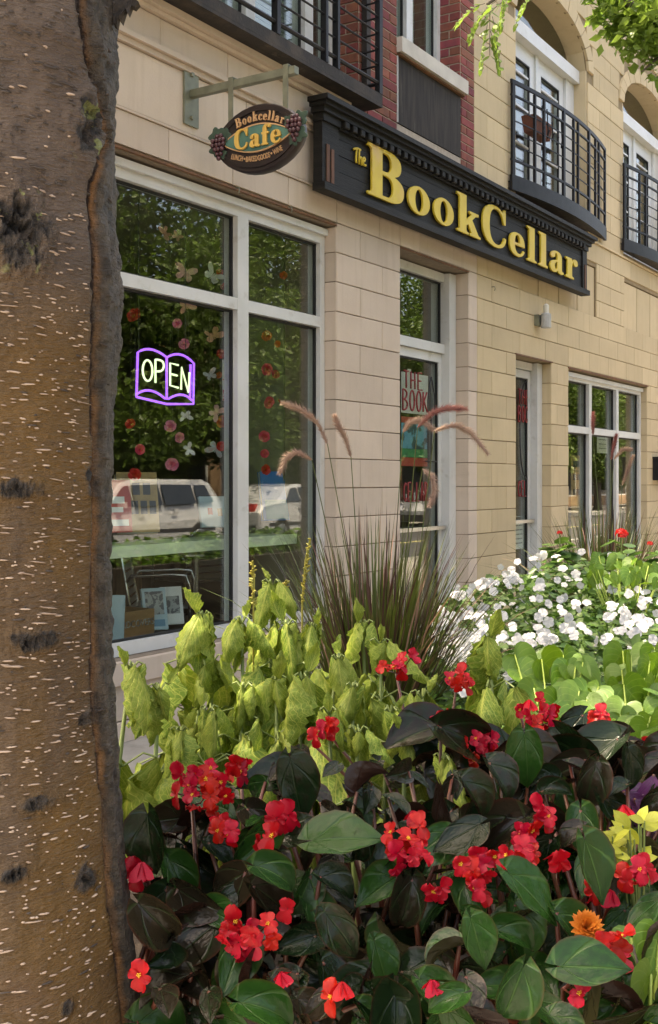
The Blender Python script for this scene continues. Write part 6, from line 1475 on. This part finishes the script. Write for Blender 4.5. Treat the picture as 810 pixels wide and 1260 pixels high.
# ---- small accents
M['gerred'] = mat('red geranium petal', (.62,.015,.012), .6, (.5,.01,.01), 40, trans=.25)
for (px, py, rad, d, lb) in ((765,657,9.5,4.15,'bright red geranium head under the small grass'),(689,656,4.5,4.3,'tiny red geranium bloom left of the small grass'),(800,669,4.5,4.1,'tiny red geranium bloom at the right edge')):
    c = at(px, py, d); b = Vector((c.x, c.y, SOIL)); t = thing('geranium_plant', lb, 'plant', b, 'red geraniums'); q = rad*d/F; m = MB()
    for i in range(26):
        v = rv(r,1).normalized(); v.z = abs(v.z)*.8-.1; p = c+v*q*.7; x = v.orthogonal().normalized(); y = v.cross(x)
        for k_ in range(3):
            a = k_*2.09+r.random(); e = (x*math.cos(a)+y*math.sin(a)); f_ = v.cross(e); m.add([p, p+e*q*.30+f_*q*.22, p+e*q*.5+v*q*.1, p+e*q*.30-f_*q*.22], [(0,1,2,3)])
    m.build('flower_head', M['gerred'], t); MB().tube([b-UP*.01, c], [.004,.0025], 5).build('stem', M['colstem'], t)
    lm_ = MB()
    for i in range(16):
        a = r.uniform(0,6.28); p = Vector((c.x+.05*math.cos(a), c.y+.05*math.sin(a), c.z-r.uniform(.03,.1))); rr = r.uniform(.02,.035); nn = (UP+rv(r,.5)).normalized(); x = nn.orthogonal().normalized(); y = nn.cross(x); lm_.add([p+(x*math.cos(k_*.785)+y*math.sin(k_*.785))*rr for k_ in range(8)], [tuple(range(8))])
    tag(lm_.build('foliage', M['impj'], t), kind='stuff')
M['shield'] = leaf_mat('purple shield leaf', (.085,.018,.075), (.02,.012,.02), .3, .12, 6, .9, .7, .2)
shm = leaf_mesh('shield_leaf', lambda v: .24*math.sin(math.pi*min(1,v**.8)) if 0 < v < 1 else .01, 4, 7, M['shield'], cup=.2, bend=.5, seed=3)
b = soil_at(800, 1.6); t = thing('purple_leaf_plant', 'plant with long metallic purple leaves at the right edge', 'plant', b)
stm = MB()
for (px, py, dx, dy, s) in ((765,985,1,.2,.085),(790,1000,.6,.7,.08),(800,985,-.2,.9,.08),(785,1010,.1,1,.07),(808,1005,.5,.4,.08),(775,975,-.9,.3,.06)):
    p = at(px, py, 1.42+r.uniform(-.03,.03)); ax = (RIGHT*dx-UP*dy-FWD*.2).normalized(); place(shm, 'leaf', t, p-ax*s*.4, ax, UP*.6-FWD*.8, s); stm.tube([(b.x,b.y,SOIL-.01), b.lerp(p,.6)+UP*.03, p-ax*s*.4], [.004,.003,.002], 5)
stm.build('stems', M['begstem'], t, True)
M['gold_leaf'] = leaf_mat('golden small leaf', (.36,.38,.04), (.45,.45,.10), .5, .4, 5, .8, .4, .2)
glm = leaf_mesh('golden_leaf', iw, 4, 5, M['gold_leaf'], cup=.1, bend=.4, ruffle=.02, seed=5)
b = soil_at(790, 1.35); t = thing('golden_leaf_plant', 'small golden leaved plant right of the red blooms', 'plant', b); stm = MB()
for i in range(26):
    px, py = r.gauss(776,13), r.gauss(1032,14); p = at(px, py, 1.27+r.uniform(-.03,.04)); nrm = (UP*.7-FWD*.7+rv(r,.5)); ax = RIGHT*r.uniform(-1,1)-UP*r.uniform(-.6,.8); place(glm, 'leaf', t, p, ax, nrm, r.uniform(.018,.032)); stm.tube([(b.x,b.y,SOIL-.01), b.lerp(p,.7)+UP*.02, p], [.002,.0015,.001], 4)
stm.build('stems', M['colstem'], t)
M['marig'] = mat('orange petal', (.62,.20,.02), .7, (.5,.13,.01), 50, trans=.25)
c = at(722,1142,1.17); b = Vector((c.x+.02, c.y, SOIL)); t = thing('marigold_plant', 'orange marigold bloom between the green begonia leaves', 'plant', b); m = MB()
for i in range(60):
    a = i*2.399; f = i/60; tl = 1.3*(1-f); v = (-FWD*.7+UP*.5).normalized(); x = v.orthogonal().normalized(); y = v.cross(x); e = (x*math.cos(a)+y*math.sin(a))*math.cos(tl)+v*math.sin(tl); s = e.cross(v); s = s.normalized() if s.length > .01 else x
    L = .019; m.add([c, c+e*L*.6+s*.004, c+e*L, c+e*L*.6-s*.004], [(0,1,2,3)])
m.build('flower_head', M['marig'], t); MB().tube([b-UP*.01, b.lerp(c,.6)+FWD*.02, c], .002, 5).build('stem', M['colstem'], t)

# ---- the rest of the planter row, beyond the right edge of the view (it shows in the shop glass)
r = random.Random(44)
for i in range(9):
    x = 5.2+i*.66; y = -2.65+r.uniform(-.15,.15); h = r.uniform(.40,.58)
    t = thing('planter_shrub', 'leafy %s bush in the planter reflected in the shop glass' % (('lime', 'dark green')[i % 2]), 'plant', (x, y, SOIL), 'bushes farther along the planter')
    m = MB(); leafcloud(m, (x, y, SOIL+.08), .38, 420, .075, r, .5); tag(m.build('foliage', M['limej'] if i % 2 == 0 else M['impj'], t), kind='stuff')
    MB().tube([(x,y,SOIL-.01),(x+.03,y,SOIL+h*.5)], [.012,.006], 6).build('stem', M['colstem'], t)
